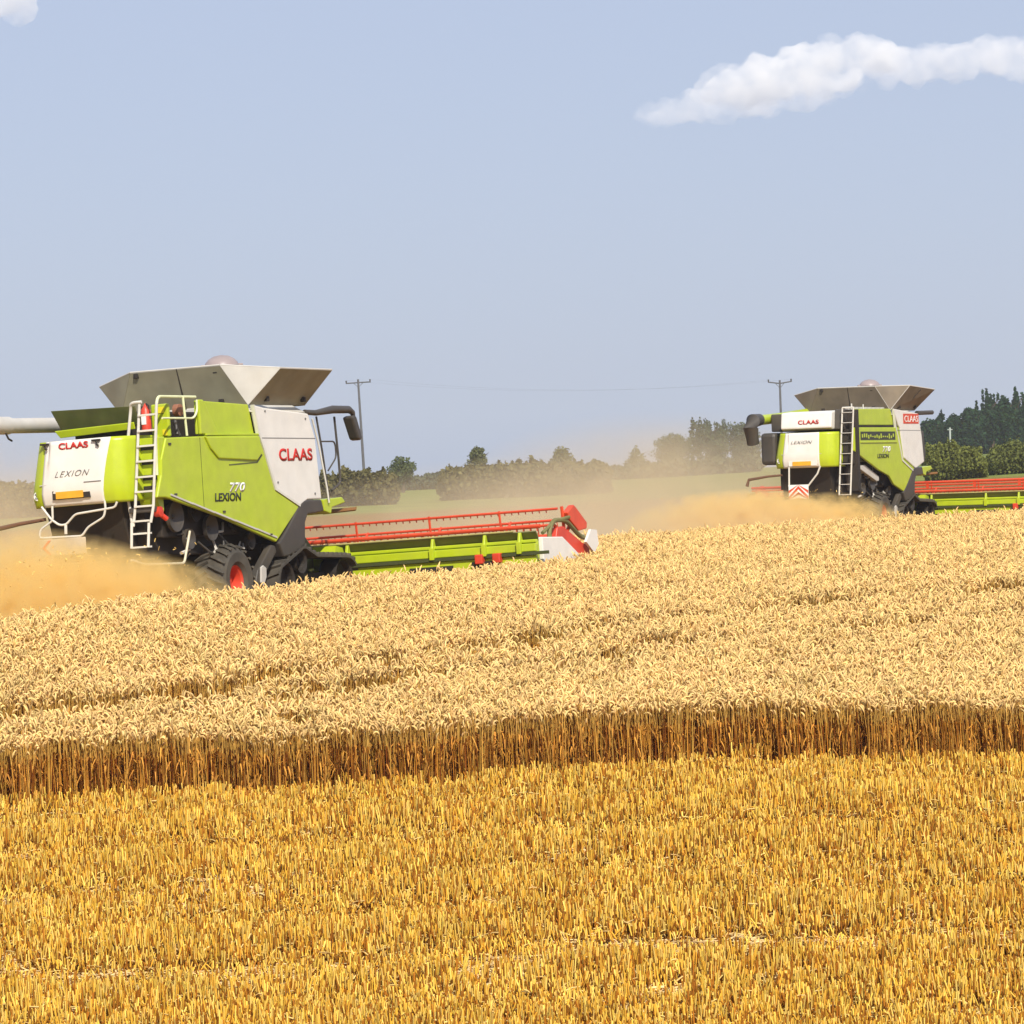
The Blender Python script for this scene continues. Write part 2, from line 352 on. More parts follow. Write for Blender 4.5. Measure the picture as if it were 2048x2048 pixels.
for line, wd_, pr in (([(0, 1432), (159, 1412), (424, 1378), (636, 1338), (1113, 1272), (1378, 1232), (2048, 1172)], .66, 1.), ([(330, 1432), (740, 1368), (1378, 1288), (2048, 1228)], .5, .95), ([(0, 1330), (600, 1275), (1300, 1180), (2048, 1110)], .3, .75)):
    q = [hit(*p) for p in line]; xl = [a[0] for a in q]; yl = [a[1] for a in q]
    dd = np.abs(Y-np.interp(X, xl, yl)+wob); keep &= ~((dd < wd_) & (X > xl[0]-.2) & (RNG.random(len(X)) < pr))
td = np.full(len(X), 9.)
lod = np.sin(X*1.7+Y*.9)*np.sin(X*.6-Y*1.9+2)+.6*np.sin(X*3.1+Y*2.3)
keep &= RNG.random(len(X)) > np.where((lod > .7) & (Y < 68), .45, .04)
X, Y = X[keep], Y[keep]; tdk = td[keep]; n = len(X)
hz = 1+.03*np.sin(X*1.1+Y*.5)+.02*np.sin(X*2.7-Y*1.3)+RNG.normal(0, .028, n) - .08*(tdk < .4)
scatter('wheat_crop', [wheat_patch() for _ in range(28)], np.stack([X, Y, ground(X, Y)-.01], 1), RNG.uniform(0, 6.28, n), RNG.uniform(.95, 1.2, n), hz*1.24,
        RNG.integers(0, 28, n), 'standing ripe wheat with drooping pale ears and brown stems', 'wheat')
X, Y = jgrid(-11, 12, 36, 58, .26)
keep = (np.abs(X) < .128*Y+1.8) & (Y < edge_y(X)+.15)
rowg = np.sin((Y-.06*X)*2.9+.35*np.sin(X*.7))
keep &= ~((rowg > .93) & (RNG.random(len(X)) < .6))
X, Y = X[keep], Y[keep]; n = len(X)
band = np.abs(Y-(42.3+.03*X)) < .42+.12*np.sin(X*1.3); band2 = np.abs(Y-(46.6+.05*X)) < .22
fl = (band & (RNG.random(n) < .75)) | (band2 & (RNG.random(n) < .4)) | (RNG.random(n) < .04)
pale = (np.sin(X*.9+1.2)*np.sin(Y*.8+X*.3)+.5*np.sin(X*2.1-Y*1.3) > .75) | ((X < -3.5) & (np.abs(Y-50.2-.1*X) < 1.1) & (RNG.random(n) < .45)); fl |= pale & (RNG.random(n) < .35)
idx = np.where(fl, RNG.integers(20, 28, n), RNG.integers(0, 20, n))
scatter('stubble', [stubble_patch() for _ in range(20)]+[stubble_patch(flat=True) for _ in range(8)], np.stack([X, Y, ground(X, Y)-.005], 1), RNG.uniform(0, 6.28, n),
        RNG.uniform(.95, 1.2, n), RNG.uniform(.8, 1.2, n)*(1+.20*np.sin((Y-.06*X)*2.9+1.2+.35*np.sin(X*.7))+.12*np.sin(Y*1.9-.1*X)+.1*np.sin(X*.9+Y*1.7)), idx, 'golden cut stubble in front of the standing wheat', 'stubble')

# ------------------------------------------------------------------ the combine harvesters
def combine(O, az, tilt, v, label):
    B = v == 'B'
    TANK = mat('brown_dusty_tank_metal', (.17, .135, .095), .6, vary=.25, scale=2, dirt=(.28, .22, .12), dirt_amt=.3) if B else MATS['dusty_tank_metal']
    root = empty('combine_harvester', O)
    a, t = R_(az), R_(tilt); h = Vector((math.sin(a), math.cos(a), 0)); r = Vector((math.cos(a)*math.cos(t), -math.sin(a)*math.cos(t), math.sin(t))); u = r.cross(h)
    root.rotation_euler = Matrix((h, -r, u)).transposed().to_euler()
    tag(root, label, 'combine harvester', 'combine harvesters working in the wheat')
    # chassis and the works under the panels
    m = MB().box(.9, 7.0, -1.05, 1.05, 1.15, 2.35).box(1.2, 4.4, -1.25, 1.25, 1.5, 2.3).box(3.2, 3.8, -1.2, 1.2, .6, .95)
    m.prism([(.35, 2.28), (1.6, 2.28), (1.5, 1.35), (.7, 1.25)], -.85, .85).box(5.2, 7.2, -1.25, 1.25, .55, 1.3)
    m.box(2.6, 7.0, -1.1, 1.1, 2.2, 2.6)
    ch = m.build('chassis', DARK, root, bevel=.03)
    for F_, U_, rr, mt in ((1.5, 1.9, .3, GUN), (2.3, 2.0, .22, DARK), (2.9, 1.65, .26, GUN), (3.9, 1.75, .2, DARK), (2.0, 1.45, .2, GUN), (4.5, 1.35, .17, GUN)):
        MB().lathe([(1.27, .02), (1.34, rr), (1.42, rr), (1.40, rr-.04), (1.33, .05), (1.4, .0)], F_, U_, 24).build('pulley', mt, ch)
    hrs = random.Random(4)
    for k in range(14):
        F_, U_ = hrs.uniform(1.2, 5), hrs.uniform(1.3, 2.3); F2, U2 = F_+hrs.uniform(-.6, .6), U_+hrs.uniform(-.4, .1)
        MB().tube([(F_, 1.27, U_), ((F_+F2)/2, 1.36, (U_+U2)/2-.08), (F2, 1.3, U2)], hrs.uniform(.012, .035), 6).build('hose', hrs.choice((GUN, GUN, GREYW)), ch)
    # green body
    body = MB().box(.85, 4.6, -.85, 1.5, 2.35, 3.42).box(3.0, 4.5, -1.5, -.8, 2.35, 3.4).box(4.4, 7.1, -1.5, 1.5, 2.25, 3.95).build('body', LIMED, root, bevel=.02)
    roof = MB().prismF([(-1.64, 3.93), (-1.3, 4.12), (1.3, 4.12), (1.64, 3.93)], 4.55, 6.85).build('tank_roof', GREYW, root, bevel=.02)
    low = [(.78, 2.26), (2.9, 1.84), (5.13, 1.29), (6.24, 1.99), (5.22, 2.35), (4.85, 3.16), (4.66, 3.49), (.9, 3.42), (.66, 3.0), (.62, 2.7), (.40, 2.27)]
    up = [(2.32, 3.49), (2.35, 4.16), (4.5, 4.09), (4.67, 3.49)]
    if B:
        low = [(.62, 2.72), (2.92, 2.06), (3.9, 1.85), (4.35, 1.55), (5.3, 1.30), (6.55, 2.06), (5.40, 2.42), (5.08, 3.45), (5.0, 3.50), (.67, 3.50)]
        up = [(1.05, 3.58), (1.08, 4.12), (4.45, 4.14), (4.95, 3.58)]
    wh = [(4.53, 4.08), (5.0, 4.02), (6.91, 3.91), (7.15, 3.41), (7.25, 2.13), (6.62, 2.13), (6.27, 2.01), (5.24, 2.36), (4.87, 3.17), (4.68, 3.49)]
    if B: wh = [(4.5, 4.14), (7.0, 3.98), (7.3, 3.2), (7.45, 2.3), (6.58, 2.08), (5.43, 2.45), (5.11, 3.46), (4.98, 3.56)]
    lowl = [(2.9, 1.84), (5.13, 1.29), (6.24, 1.99), (5.22, 2.35), (4.85, 3.16), (4.66, 3.49), (2.9, 3.45)]
    for sgn in (1, -1):
        r0, r1 = (1.56, 1.65) if sgn > 0 else (-1.65, -1.56)
        sp_ = MB().prism(low if sgn > 0 else lowl, r0, r1).build('side_panel', LIME, root, bevel=.025)
        if B and sgn > 0:
            MB().prism([(1.2, 2.98), (4.75, 2.98), (4.7, 3.03), (1.2, 3.03)], 1.65, 1.68).build('swage', LIME, sp_, bevel=.01)
            MB().box(1.25, 4.6, 1.652, 1.66, 3.08, 3.36).build('vent_grille', BTXT, sp_)
            grs = random.Random(5)
            for k in range(16): F_ = 1.35+k*.2; MB().box(F_, F_+.1, 1.661, 1.668, 3.12+grs.random()*.06, 3.2+grs.random()*.1).build('grille_bar', LIME, sp_)
        if sgn > 0:
            if not B:
                MB().prism([(2.9, 3.0), (4.5, 2.95), (4.72, 3.1), (4.66, 3.44), (2.4, 3.44), (2.6, 3.2)], 1.64, 1.69).build('side_flap', LIME, sp_, bevel=.03)
                MB().prism([(3.35, 2.86), (4.55, 2.905), (4.78, 3.06), (4.74, 3.08), (4.52, 2.93), (3.35, 2.885)], 1.65, 1.656).build('flap_seam', LIMED, sp_)
                g = MB()
                for k in range(5): F_ = .9+k*.85; U_ = 2.30-.218*k*.85; g.prism([(F_, U_), (F_+.84, U_-.19), (F_+.84, U_-.155), (F_, U_+.035)], 1.655, 1.67)
                g.build('lower_edge_strip', GREYW, sp_)
            text('LEXION', 'lettering', BTXT, sp_, 'side', *((2.66, 3.75, 2.155, 2.32) if not B else (2.8, 3.9, 2.46, 2.61)), 1.66, shear=.1, off=.02)
            text('770', 'lettering', WTXT, sp_, 'side', *((3.28, 3.95, 2.335, 2.52) if not B else (3.3, 4.1, 2.66, 2.86)), 1.66, shear=.25, off=.03)
        q0, q1 = (1.5, 1.56) if sgn > 0 else (-1.56, -1.5)
        up_ = MB().prism(up if sgn > 0 else [(2.9, 3.49), (2.9, 4.1), (4.5, 4.09), (4.67, 3.49)], q0, q1).build('upper_panel', LIME, root, bevel=.02)
        if sgn > 0 and not B:
            MB().prism([(2.32, 3.49), (2.32, 4.17), (2.5, 4.17), (3.05, 3.49)], 1.57, 1.64).build('upper_panel_rib', LIME, up_, bevel=.02)
            MB().box(2.5, 4.72, 1.46, 1.66, 3.46, 3.50).build('ledge', LIME, up_, bevel=.01)
        if B and sgn > 0:
            MB().box(1.0, 5.0, 1.42, 1.60, 3.515, 3.575).build('panel_gap', DARK, up_)
        fs_ = MB().prism(wh, r0*1.002, r1*1.004).build('front_side_panel', WHITE, root, bevel=.03)
        if sgn > 0:
            MB().prism([(4.75, 3.40), (7.15, 3.385), (7.15, 3.40), (4.75, 3.415)], 1.655, 1.662).build('panel_seam', GTXT, fs_)
            MB().prism([(4.53, 4.08), (4.56, 4.08), (4.73, 3.49), (4.92, 3.17), (5.28, 2.38), (6.27, 2.035), (6.24, 1.99), (5.22, 2.345), (4.85, 3.16), (4.66, 3.49)], 1.6, 1.672).build('edge_trim', TUBE, fs_)
            if B:
                MB().box(5.45, 6.98, 1.66, 1.668, 3.63, 3.97).build('red_badge', ORED, fs_)
                text('CLAAS', 'lettering', WTXT, fs_, 'side', 5.55, 6.9, 3.69, 3.9, 1.672, off=.0)
            else:
                for F_, U_ in ((5.0, 3.95), (6.75, 3.8), (6.95, 2.25), (5.35, 2.5)): MB().lathe([(1.66, 0), (1.66, .025), (1.675, .02), (1.676, 0)], F_, U_, 10).build('bolt', GTXT, fs_)
                for F_, U_ in ((1.0, 3.3), (1.1, 2.32), (4.9, 1.45), (3.0, 1.95)): MB().box(F_-.05, F_+.05, 1.65, 1.672, U_-.02, U_+.02).build('latch', GUN, sp_, bevel=.005)
                MB().prism([(2.2, 2.0), (2.212, 2.0), (2.232, 3.42), (2.22, 3.42)], 1.651, 1.655).build('panel_seam', LIMED, sp_)
                text('CLAAS', 'lettering', RTXT, fs_, 'side', 5.48, 6.95, 2.935, 3.19, 1.664, off=.03, space=1.05)
    # rear hood: white tailgate and green corners, rounded in plan
    def plan(t_, U_):                     # t_ from 0 (left, forward) to 1 (right, forward)
        k = 1-.20*max(0, (U_-2.45)/1.1)
        pts = [(1.5, -1.12), (.7, -1.10), (.28, -1.02), (.10, -.90), (.02, -.72), (0, -.35), (0, .3), (.0, .70), (.05, .92), (.17, 1.08), (.42, 1.19), (.8, 1.24), (1.5, 1.25)]
        x = t_*(len(pts)-1); i = min(int(x), len(pts)-2); f = x-i
        F_ = pts[i][0]*(1-f)+pts[i+1][0]*f; R__ = pts[i][1]*(1-f)+pts[i+1][1]*f
        lean = .10*max(0, (U_-2.6))**1.3
        inset = .12*max(0, 2.45-U_)*3
        return F_+lean+inset, R__*(k if R__ < -.5 else 1)*(1-inset*.12), U_
    Us = [2.24, 2.30, 2.38, 2.5, 2.7, 2.9, 3.1, 3.3, 3.42, 3.5]
    if B: Us = [2.22, 2.28, 2.36, 2.5, 2.7, 2.9, 3.1, 3.3, 3.38]
    def loft(fa_, fb_, N=14, off=0.):
        mm = MB(); rows = []
        for U_ in Us:
            A_, B_ = fa_(U_), fb_(U_); rows.append([plan(A_+(B_-A_)*j/N, U_) for j in range(N+1)])
        vs = [P(F_-off, R__, U_) for row in rows for F_, R__, U_ in row]; n_ = N+1
        return mm.add(vs, [(i*n_+j, i*n_+j+1, (i+1)*n_+j+1, (i+1)*n_+j) for i in range(len(Us)-1) for j in range(N)])
    lb = lambda U_: .345
    rb = lambda U_: .585+.07*((U_-2.24)/1.26)**1.7 if not B else .572
    hood = loft(lambda U_: 0, lambda U_: 1, 40).build('rear_hood', LIME, root, smooth=True)
    q_ = hood.modifiers.new('t', 'SOLIDIFY'); q_.thickness = .04; q_.offset = 0
    tg = loft(lb, rb, 20, .03).build('tailgate', WHITE, hood, smooth=True)
    q_ = tg.modifiers.new('t', 'SOLIDIFY'); q_.thickness = .016; q_.offset = 0
    MB().prismF([(-.7, 2.66), (.72, 2.66), (.72, 2.675), (-.7, 2.675)], -.022, -.008).build('tailgate_seam', GREYW, hood)
    if not B:
        text('LEXION', 'lettering', GTXT, hood, 'rear', -.34, .44, 2.80, 2.915, -.03, shear=.5, off=-.012, space=1.2)
        text('CLAAS', 'lettering', RTXT, hood, 'rear', -.24, .42, 3.33, 3.46, .02, shear=.0, off=.03)
        MB().box(-.045, -.03, .30, .68, 2.665, 2.68).build('model_plate', GTXT, hood)
        pl = MB().box(-.035, -.01, -.42, .42, 2.37, 2.54).build('plate_recess', DARK, hood)
        MB().box(-.06, -.036, -.33, .27, 2.385, 2.52).build('number_plate', YEL, pl)
        for R__ in (-.55, .60): MB().box(-.01, .1, R__-.09, R__+.09, 3.44, 3.475).tube([(.0, R__, 3.46), (-.02, R__+.03, 3.38), (.0, R__+.06, 3.34)], .022).build('hood_catch', DARK, hood)
    else:
        text('LEXION', 'lettering', GTXT, hood, 'rear', -.35, .42, 3.02, 3.12, -.03, shear=.4, off=-.01)
        pl = MB().box(-.035, -.01, -.45, .55, 2.28, 2.45).build('plate_recess', WHITE, hood)
        MB().box(-.06, -.036, -.3, .35, 2.29, 2.43).build('number_plate', YEL, pl)
        ur = MB().prism([(.10, 3.52), (.20, 4.06), (.9, 4.10), (.9, 3.46), (.3, 3.46)], -.75, 1.05).build('upper_rear_panel', WHITE, root, bevel=.05)
        text('CLAAS', 'lettering', RTXT, ur, 'rear', -.12, .62, 3.66, 3.80, .11, off=.02)
        MB().prism([(.4, 3.46), (.5, 4.12), (1.0, 4.12), (1.0, 3.4)], 1.05, 1.35).build('upper_corner_panel', GUN, root, bevel=.03)
    # round 25 disc on the left corner
    sx = .02
    dk = MB().lathe([(0, .0), (.0, .085)], 0, 0, 20)
    dk.v = [(.06-.0, .82-y_*.0+x_*1.0*.9, 2.47+z_) for (x_, y_, z_) in dk.v]
    dk.build('speed_disc', WTXT, hood)
    text('25', 'lettering', GTXT, hood, 'rear', -.865, -.775, 2.42, 2.52, .05, off=.01)
    # engine cover above the hood
    if not B:
        ec = MB().prismF([(-.70, 4.12), (1.15, 4.07), (1.15, 3.70), (-.56, 3.64)], .78, .84)
        ec.v = [(x_-(z_-3.65)*.42, y_, z_) for x_, y_, z_ in ec.v]
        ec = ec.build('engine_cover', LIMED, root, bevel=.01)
        MB().slab([(.56, -.62, 3.72), (.56, 1.15, 3.76), (.60, 1.15, 3.63), (.60, -.52, 3.58)], .04).build('cover_lip', LIME, ec, bevel=.01)
        MB().box(1.0, 4.3, -.45, .8, 3.42, 4.0).build('engine_housing', DARK, root, bevel=.04)
        ew = MB().box(1.3, 1.4, 1.12, 1.5, 3.45, 4.1).build('deck_box', LIME, root, bevel=.03)
        MB().box(1.285, 1.30, 1.26, 1.42, 3.92, 4.04).build('sticker', YST, ew); MB().box(1.285, 1.30, 1.36, 1.46, 3.48, 3.6).build('sticker', YST, ew)
        MB().tube(rnd_path([(1.7, 1.45, 3.5), (1.75, 1.4, 3.8), (1.9, 1.3, 3.7), (2.0, 1.35, 3.46)]), .03).build('hose', GUN, root)
        MB().lathe([(1.3, 0), (1.3, .12), (1.42, .12), (1.44, .0)], 1.95, 3.98, 20).build('air_filter', mat('brown_filter', (.3, .12, .06), .6), root)
    else:
        MB().box(.9, 4.4, -1.4, 1.45, 3.46, 4.05).build('engine_housing', GUN, root, bevel=.04)
        for k in range(9): MB().box(1.1+k*.4, 1.25+k*.4, 1.2, 1.35, 4.1, 4.2).build('deck_fitting', GREYW, root)
    # unloading auger folded to the rear on the left
    R0 = -1.6 if B else -1.3
    if B:
        au = MB().tube([(5.5, R0, 4.15), (2.3, R0, 3.95), (.3, R0, 3.86)], .17, 20).build('unloading_auger', LIMED if 0 else LIME, root, smooth=True)
        MB().tube([(.35, R0, 3.88), (-.2, R0, 3.84), (-.45, R0, 3.6), (-.25, R0, 3.08)], [.2, .24, .26, .21], 20).build('auger_spout', GUN, au, smooth=True)
        sb = MB().box(.4, 2.0, -1.62, -1.05, 2.35, 3.42).build('side_housing', GUN, root, bevel=.12)
    else:
        au = MB().tube([(5.5, R0, 4.0), (2.3, R0, 3.9), (-.05, R0, 3.88)], .15, 20).build('unloading_auger', GREYW, root, smooth=True)
        MB().tube([(-.05, R0, 3.885), (-3.3, R0, 3.87)], .175, 20).tube([(-3.2, R0, 3.87), (-3.6, R0, 3.75), (-3.75, R0, 3.3)], [.2, .22, .18], 16).build('auger_outer_tube', GREYW, au, smooth=True)
        MB().tube([(-.3, R0+.1, 3.72), (-.22, R0+.1, 3.62), (-.1, R0+.1, 3.58)], .02).build('auger_hook', DARK, au)
    # grain tank extension: four leaning flaps and four corner gussets
    z0 = 4.10; F0, F1 = 4.6, 7.15
    C = {'rr': (F0, 1.5, z0), 'rl': (F0, -1.42, z0), 'fr': (F1, 1.45, z0), 'fl': (F1, -1.42, z0)}
    rf1, rf2 = (4.28, 1.1, 4.92), (4.28, -.97, 4.94); sfr, sff = (4.95, 2.1, 4.79), (7.24, 2.1, 4.78)
    if B: sfr, sff = (5.25, 2.0, 4.92), (7.5, 2.1, 4.80)
    slr, slf = (4.95, -2.1, 4.75), (7.24, -2.1, 4.76); ff1, ff2 = (7.7, 1.0, 4.86), (7.7, -1.0, 4.86)
    def flap(name, pts, mt=None, lbl=None):
        mt = mt or TANK
        return MB().slab(pts, .035).build(name, mt, root, label=lbl)
    flap('tank_flap', [C['rl'], C['rr'], rf1, rf2]); flap('tank_flap', [C['rr'], C['fr'], sff, sfr]); flap('tank_flap', [C['fl'], C['rl'], slr, slf]); flap('tank_flap', [C['fr'], C['fl'], ff2, ff1])
    G2 = GREYW if not B else TANK  # rear-right gusset paler than the others: sunlit brightness put into its colour
    flap('tank_gusset', [C['rr'], sfr, rf1], G2); flap('tank_gusset', [C['rl'], rf2, slr], TANK); flap('tank_gusset', [C['fr'], ff1, sff], TANK); flap('tank_gusset', [C['fl'], slf, ff2], TANK)
    rim = MB(); loop = [rf1, sfr, sff, ff1, ff2, slf, slr, rf2, rf1]
    for p_, q_ in zip(loop, loop[1:]): rim.tube([p_, q_], .022, 6)
    rim.tube([C['rr'], rf1], .02, 6).tube([C['rr'], sfr], .02, 6)
    for p_, q_ in (((4.56, .1, 4.1), (4.27, .1, 4.93)), ((5.9, 1.5, 4.12), (6.1, 2.1, 4.78))): MB().tube([p_, q_], .014, 6).build('flap_seam', DARK, root)
    for p_ in ((4.30, -.85, 4.86), (4.52, .95, 4.2), (4.52, -.9, 4.2), (4.36, .95, 4.82), (5.2, 1.62, 4.2), (6.8, 1.62, 4.2)): MB().box(p_[0]-.05, p_[0]+.03, p_[1]-.05, p_[1]+.05, p_[2]-.05, p_[2]+.05).build('flap_hinge', DARK, root, bevel=.01)
    rim.build('tank_rim', GREYW, root)
    dm = MB(); prof = [(.36, 0), (.34, .06), (.27, .14), (.16, .2), (0, .225)]
    for j in range(20):
        a_ = 2*math.pi*j/20; dm.v += [P(5.6+rr*math.cos(a_), .42+rr*math.sin(a_), 4.98+z_) for rr, z_ in prof]
    dm.f += [(j*5+i, j*5+i+1, ((j+1) % 20)*5+i+1, ((j+1) % 20)*5+i) for j in range(20) for i in range(4)]
    dm.tube([(5.6, .42, 4.1), (5.6, .42, 5.0)], .14, 12).tube([(5.3, .1, 4.99), (5.9, .75, 4.99)], .03)
    dm.build('tank_auger_dome', mat('pinkish_grey_dome', (.34, .27, .25), .4), root, smooth=True)
    # ladder
    TB = TUBE
    la = MB()
    if not B:
        for p_, q_ in (((.3, 1.45, 4.08), (.3, 1.20, 2.1)), ((.3, 1.83, 4.08), (.3, 1.60, 2.1)), ((.3, 1.20, 2.1), (.28, 1.14, 1.75)), ((.3, 1.60, 2.1), (.28, 1.53, 1.8)), ((.26, 1.12, 1.82), (.24, 1.09, 1.33)), ((.26, 1.50, 1.80), (.24, 1.46, 1.33))):
            la.tube([p_, q_], .028, 8)
        la.tube(rnd_path([(.42, 1.04, 1.8), (.4, 1.0, 2.3), (.38, 1.02, 3.0), (.36, 1.22, 4.0), (.3, 1.26, 4.12), (.3, 1.5, 4.12)]), .03)
        lad = la.build('access_ladder', TB, root, smooth=True)
        for U_ in (3.86, 3.56, 3.27, 2.98, 2.68, 2.4, 2.12, 1.84, 1.6, 1.34):
            x0 = 1.20+(U_-2.1)*.127 if U_ > 2 else 1.09+(U_-1.33)*.07
            MB().box(.25, .37, x0, x0+.38, U_-.015, U_+.02).build('rung', TB, lad)
        MB().box(.3, .5, 1.05, 1.58, 2.0, 2.1).build('ladder_pivot', GUN, lad, bevel=.02)
    else:
        la.tube([(.3, 1.40, 4.16), (.3, 1.18, 1.26)], .028).tube([(.3, 1.79, 4.16), (.3, 1.58, 1.26)], .028).tube([(.3, 1.40, 4.16), (.3, 1.79, 4.16)], .028)
        lad = la.build('access_ladder', TB, root, smooth=True)
        for k in range(9):
            U_ = 1.27+k*.34; x0 = 1.18+(U_-1.26)*.076
            MB().box(.26, .36, x0, x0+.4, U_, U_+.022).build('rung', GREYW, lad)
    # rear corner column behind the ladder with slots
    if B: MB().box(.75, .95, 1.28, 1.72, 1.4, 4.1).build('ladder_backing', DARK, root)
    cc = MB().box(.62, .9, 1.02, 1.62, 2.28, 3.45).build('corner_column', LIME if not B else DARK, root, bevel=.03)
    if not B:
        for U_ in (2.42, 2.62, 2.92, 3.2): MB().box(.612, .622, 1.2, 1.55, U_, U_+.09).build('column_slot', DARK, cc)
        MB().prism([(.6, 2.3), (.9, 2.3), (.9, 2.0), (.7, 2.12)], 1.1, 1.5).build('column_foot', LIME, cc, bevel=.02)
    # handrails on the engine deck
    if not B:
        hr = MB().tube(rnd_path([(.55, 1.62, 3.42), (.62, 1.62, 3.9), (.75, 1.6, 4.22), (2.25, 1.6, 4.22)]), .03).tube(rnd_path([(.85, 1.62, 3.8), (2.1, 1.62, 3.8), (2.3, 1.6, 3.95), (2.3, 1.6, 4.17)]), .022)
        hr.tube([(1.72, 1.62, 4.22), (1.78, 1.62, 3.46)], .025).tube([(.45, 1.64, 2.7), (.5, 1.64, 3.42)], .03)
        hr.build('deck_handrail', mat('pale_green_tube', (.72, .74, .42), .45), root, smooth=True)
        fe = MB().lathe([(0, 0), (0, .095), (.42, .095), (.48, .05), (.52, .03), (.56, .0)], 0, 0, 20)
        fe.v = [(.75+x_, -1.32+z_, 3.56-y_) for x_, y_, z_ in fe.v]
        fe = fe.build('fire_extinguisher', RED, root, smooth=True)
        MB().prismF([(1.27, 3.7), (1.37, 3.7), (1.37, 3.9), (1.27, 3.9)], .65, .66).build('extinguisher_label', WTXT, fe)
        MB().tube([(.75, 1.34, 4.1), (.7, 1.42, 4.06), (.7, 1.45, 3.85)], .018).build('extinguisher_hose', DARK, fe)
    else:
        MB().tube([(.9, 1.5, 4.1), (.9, 1.5, 4.3)], .025).tube([(2.0, 1.5, 4.1), (2.0, 1.5, 4.28)], .02).build('deck_handrail', TUBE, root)
    # guard frame under the hood with the marker board
    if not B:
        gf = MB().tube(rnd_path([(0, -.70, 2.26), (0, -.5, 2.0), (0, -.33, 1.88), (0, -.18, 1.88), (0, .04, 2.07), (0, .7, 2.12), (0, .93, 2.14), (0, .98, 2.24)], .07), .022)
        gf.tube(rnd_path([(0, -.46, 2.26), (0, -.47, 1.98), (0, -.76, 1.82), (0, -.80, 1.66), (0, .16, 1.64), (0, .3, 1.8), (0, .67, 1.97), (0, .72, 2.14), (0, .71, 2.28)], .07), .022)
        gf.tube([(0, -.19, 1.88), (0, -.2, 1.7)], .03)
        gf = gf.build('rear_guard_frame', TUBE, root, smooth=True)
        bd = MB().box(-.03, .0, -.80, .24, 1.30, 1.62).build('marker_board', PALE, gf, bevel=.01)
        MB().slab([(-.04, -.72, 1.46), (-.04, -.58, 1.6), (-.04, -.52, 1.6), (-.04, -.66, 1.46)], .01).slab([(-.04, -.72, 1.46), (-.04, -.66, 1.46), (-.04, -.52, 1.32), (-.04, -.58, 1.32)], .01).build('chevron', ORED, gf)
        MB().tube(rnd_path([(-.6, 1.55, 1.1), (-.1, 1.55, 1.0), (1.44, 1.55, .98), (1.75, 1.55, 1.6)], .1), .025).build('side_guard_rail', LTUBE, root, smooth=True)
        lo_ = MB().lathe([(1.5, 0), (1.5, .1), (1.62, .1), (1.63, 0)], .55, 2.0, 16).tube([(.5, 1.5, 2.05), (.75, 1.62, 1.85)], .05).build('red_marker_lamp', RED, root)
    else:
        gf = MB().tube([(0, -.45, 2.25), (0, -.47, 1.6)], .03).tube([(0, .66, 2.25), (0, .55, 2.0), (0, .2, 1.6)], .03).build('rear_guard_frame', TUBE, root)
        bd = MB().box(-.03, 0, -.48, .22, 1.17, 1.66).build('marker_board', WTXT, gf)
        g = MB()
        for k in (-1, 0, 1, 2):
            b0 = 1.2+k*.2
            for s_ in (1, -1):
                pts = [(-.13, b0+.12), (-.13+s_*.35, b0-.23), (-.13+s_*.35, b0-.13), (-.13, b0+.22)]
                pts = [(x_, min(max(y_, 1.17), 1.66)) for x_, y_ in pts]
                g.slab([(-.036, x_, y_) for x_, y_ in pts], .008)
        g.build('chevron', ORED, gf)
        MB().prism([(2.0, 2.25), (3.3, 1.85), (3.3, 1.7), (3.1, 1.68), (1.2, 2.2)], 1.3, 1.5).build('belt_guard', GREYW, root, bevel=.02)
    MB().tube([(.3, -.8, 2.02 if not B else 2.0), (.1, -1.25, 1.97), (.1, -1.95, 1.88)] + ([(.1, -2.02, 1.66)] if B else [(.0, -2.6, 1.8)]), [.035, .04, .05, .06] , 8).build('side_marker_arm', mat('rusty_brown_arm', (.14, .065, .03), .7), root, smooth=True)
    # rear wheels
    for sgn in (1, -1):
        Rc = 1.30*sgn; w2 = .34; WU = .57
        prof = [(Rc-w2*.8, .31), (Rc-w2, .38), (Rc-w2*1.04, .56), (Rc-w2*.85, .66), (Rc-w2*.4, .69), (Rc+w2*.4, .69), (Rc+w2*.85, .66), (Rc+w2*1.04, .56), (Rc+w2, .38), (Rc+w2*.8, .31)]
        wl = MB().lathe(prof, 3.45, WU, 48)
        for j in range(20):
            for sd_ in (1, -1):
                a0 = 2*math.pi*(j+.5*(sd_ > 0))/20
                ps = [(Rc+.02*sd_, a0, .72), (Rc+sd_*w2*.6, a0+.14, .715), (Rc+sd_*w2*1.02, a0+.23, .66)]
                pt = [P(3.45+rr*math.cos(aa), R__, WU+rr*math.sin(aa)) for R__, aa, rr in ps]
                wl.tube(pt, [.035, .035, .03], 4, raw=True)
        wl = wl.build('rear_wheel', RUB, root, smooth=False)
        o_ = Rc+sgn*w2*.72
        MB().lathe([(o_+sgn*.03, .32), (o_, .31), (o_-sgn*.02, .28), (o_-sgn*.20, .24), (o_-sgn*.22, .12), (o_-sgn*.12, .10), (o_-sgn*.10, 0)], 3.45, WU, 32).build('rim', RED, wl, smooth=True)
    # rubber track units at the front
    for sgn in (1, -1):
        Ri, Ro = 1.02*sgn, 1.68*sgn
        hull = []
        def arc(c_, r_, a0, a1, n_=12):
            return [(c_[0]+r_*math.cos(R_(a0+(a1-a0)*i/n_)), c_[1]+r_*math.sin(R_(a0+(a1-a0)*i/n_))) for i in range(n_+1)]
        hull = arc((8.2, .41), .53, -90, 84, 14) + [(7.6, .965), (6.85, .99)] + arc((6.3, .88), .30, 62, 122, 6) + arc((5.6, .42), .53, 132, 270, 12)
        n_ = len(hull)
        cx_, cy_ = 7.0, .5
        inner = []
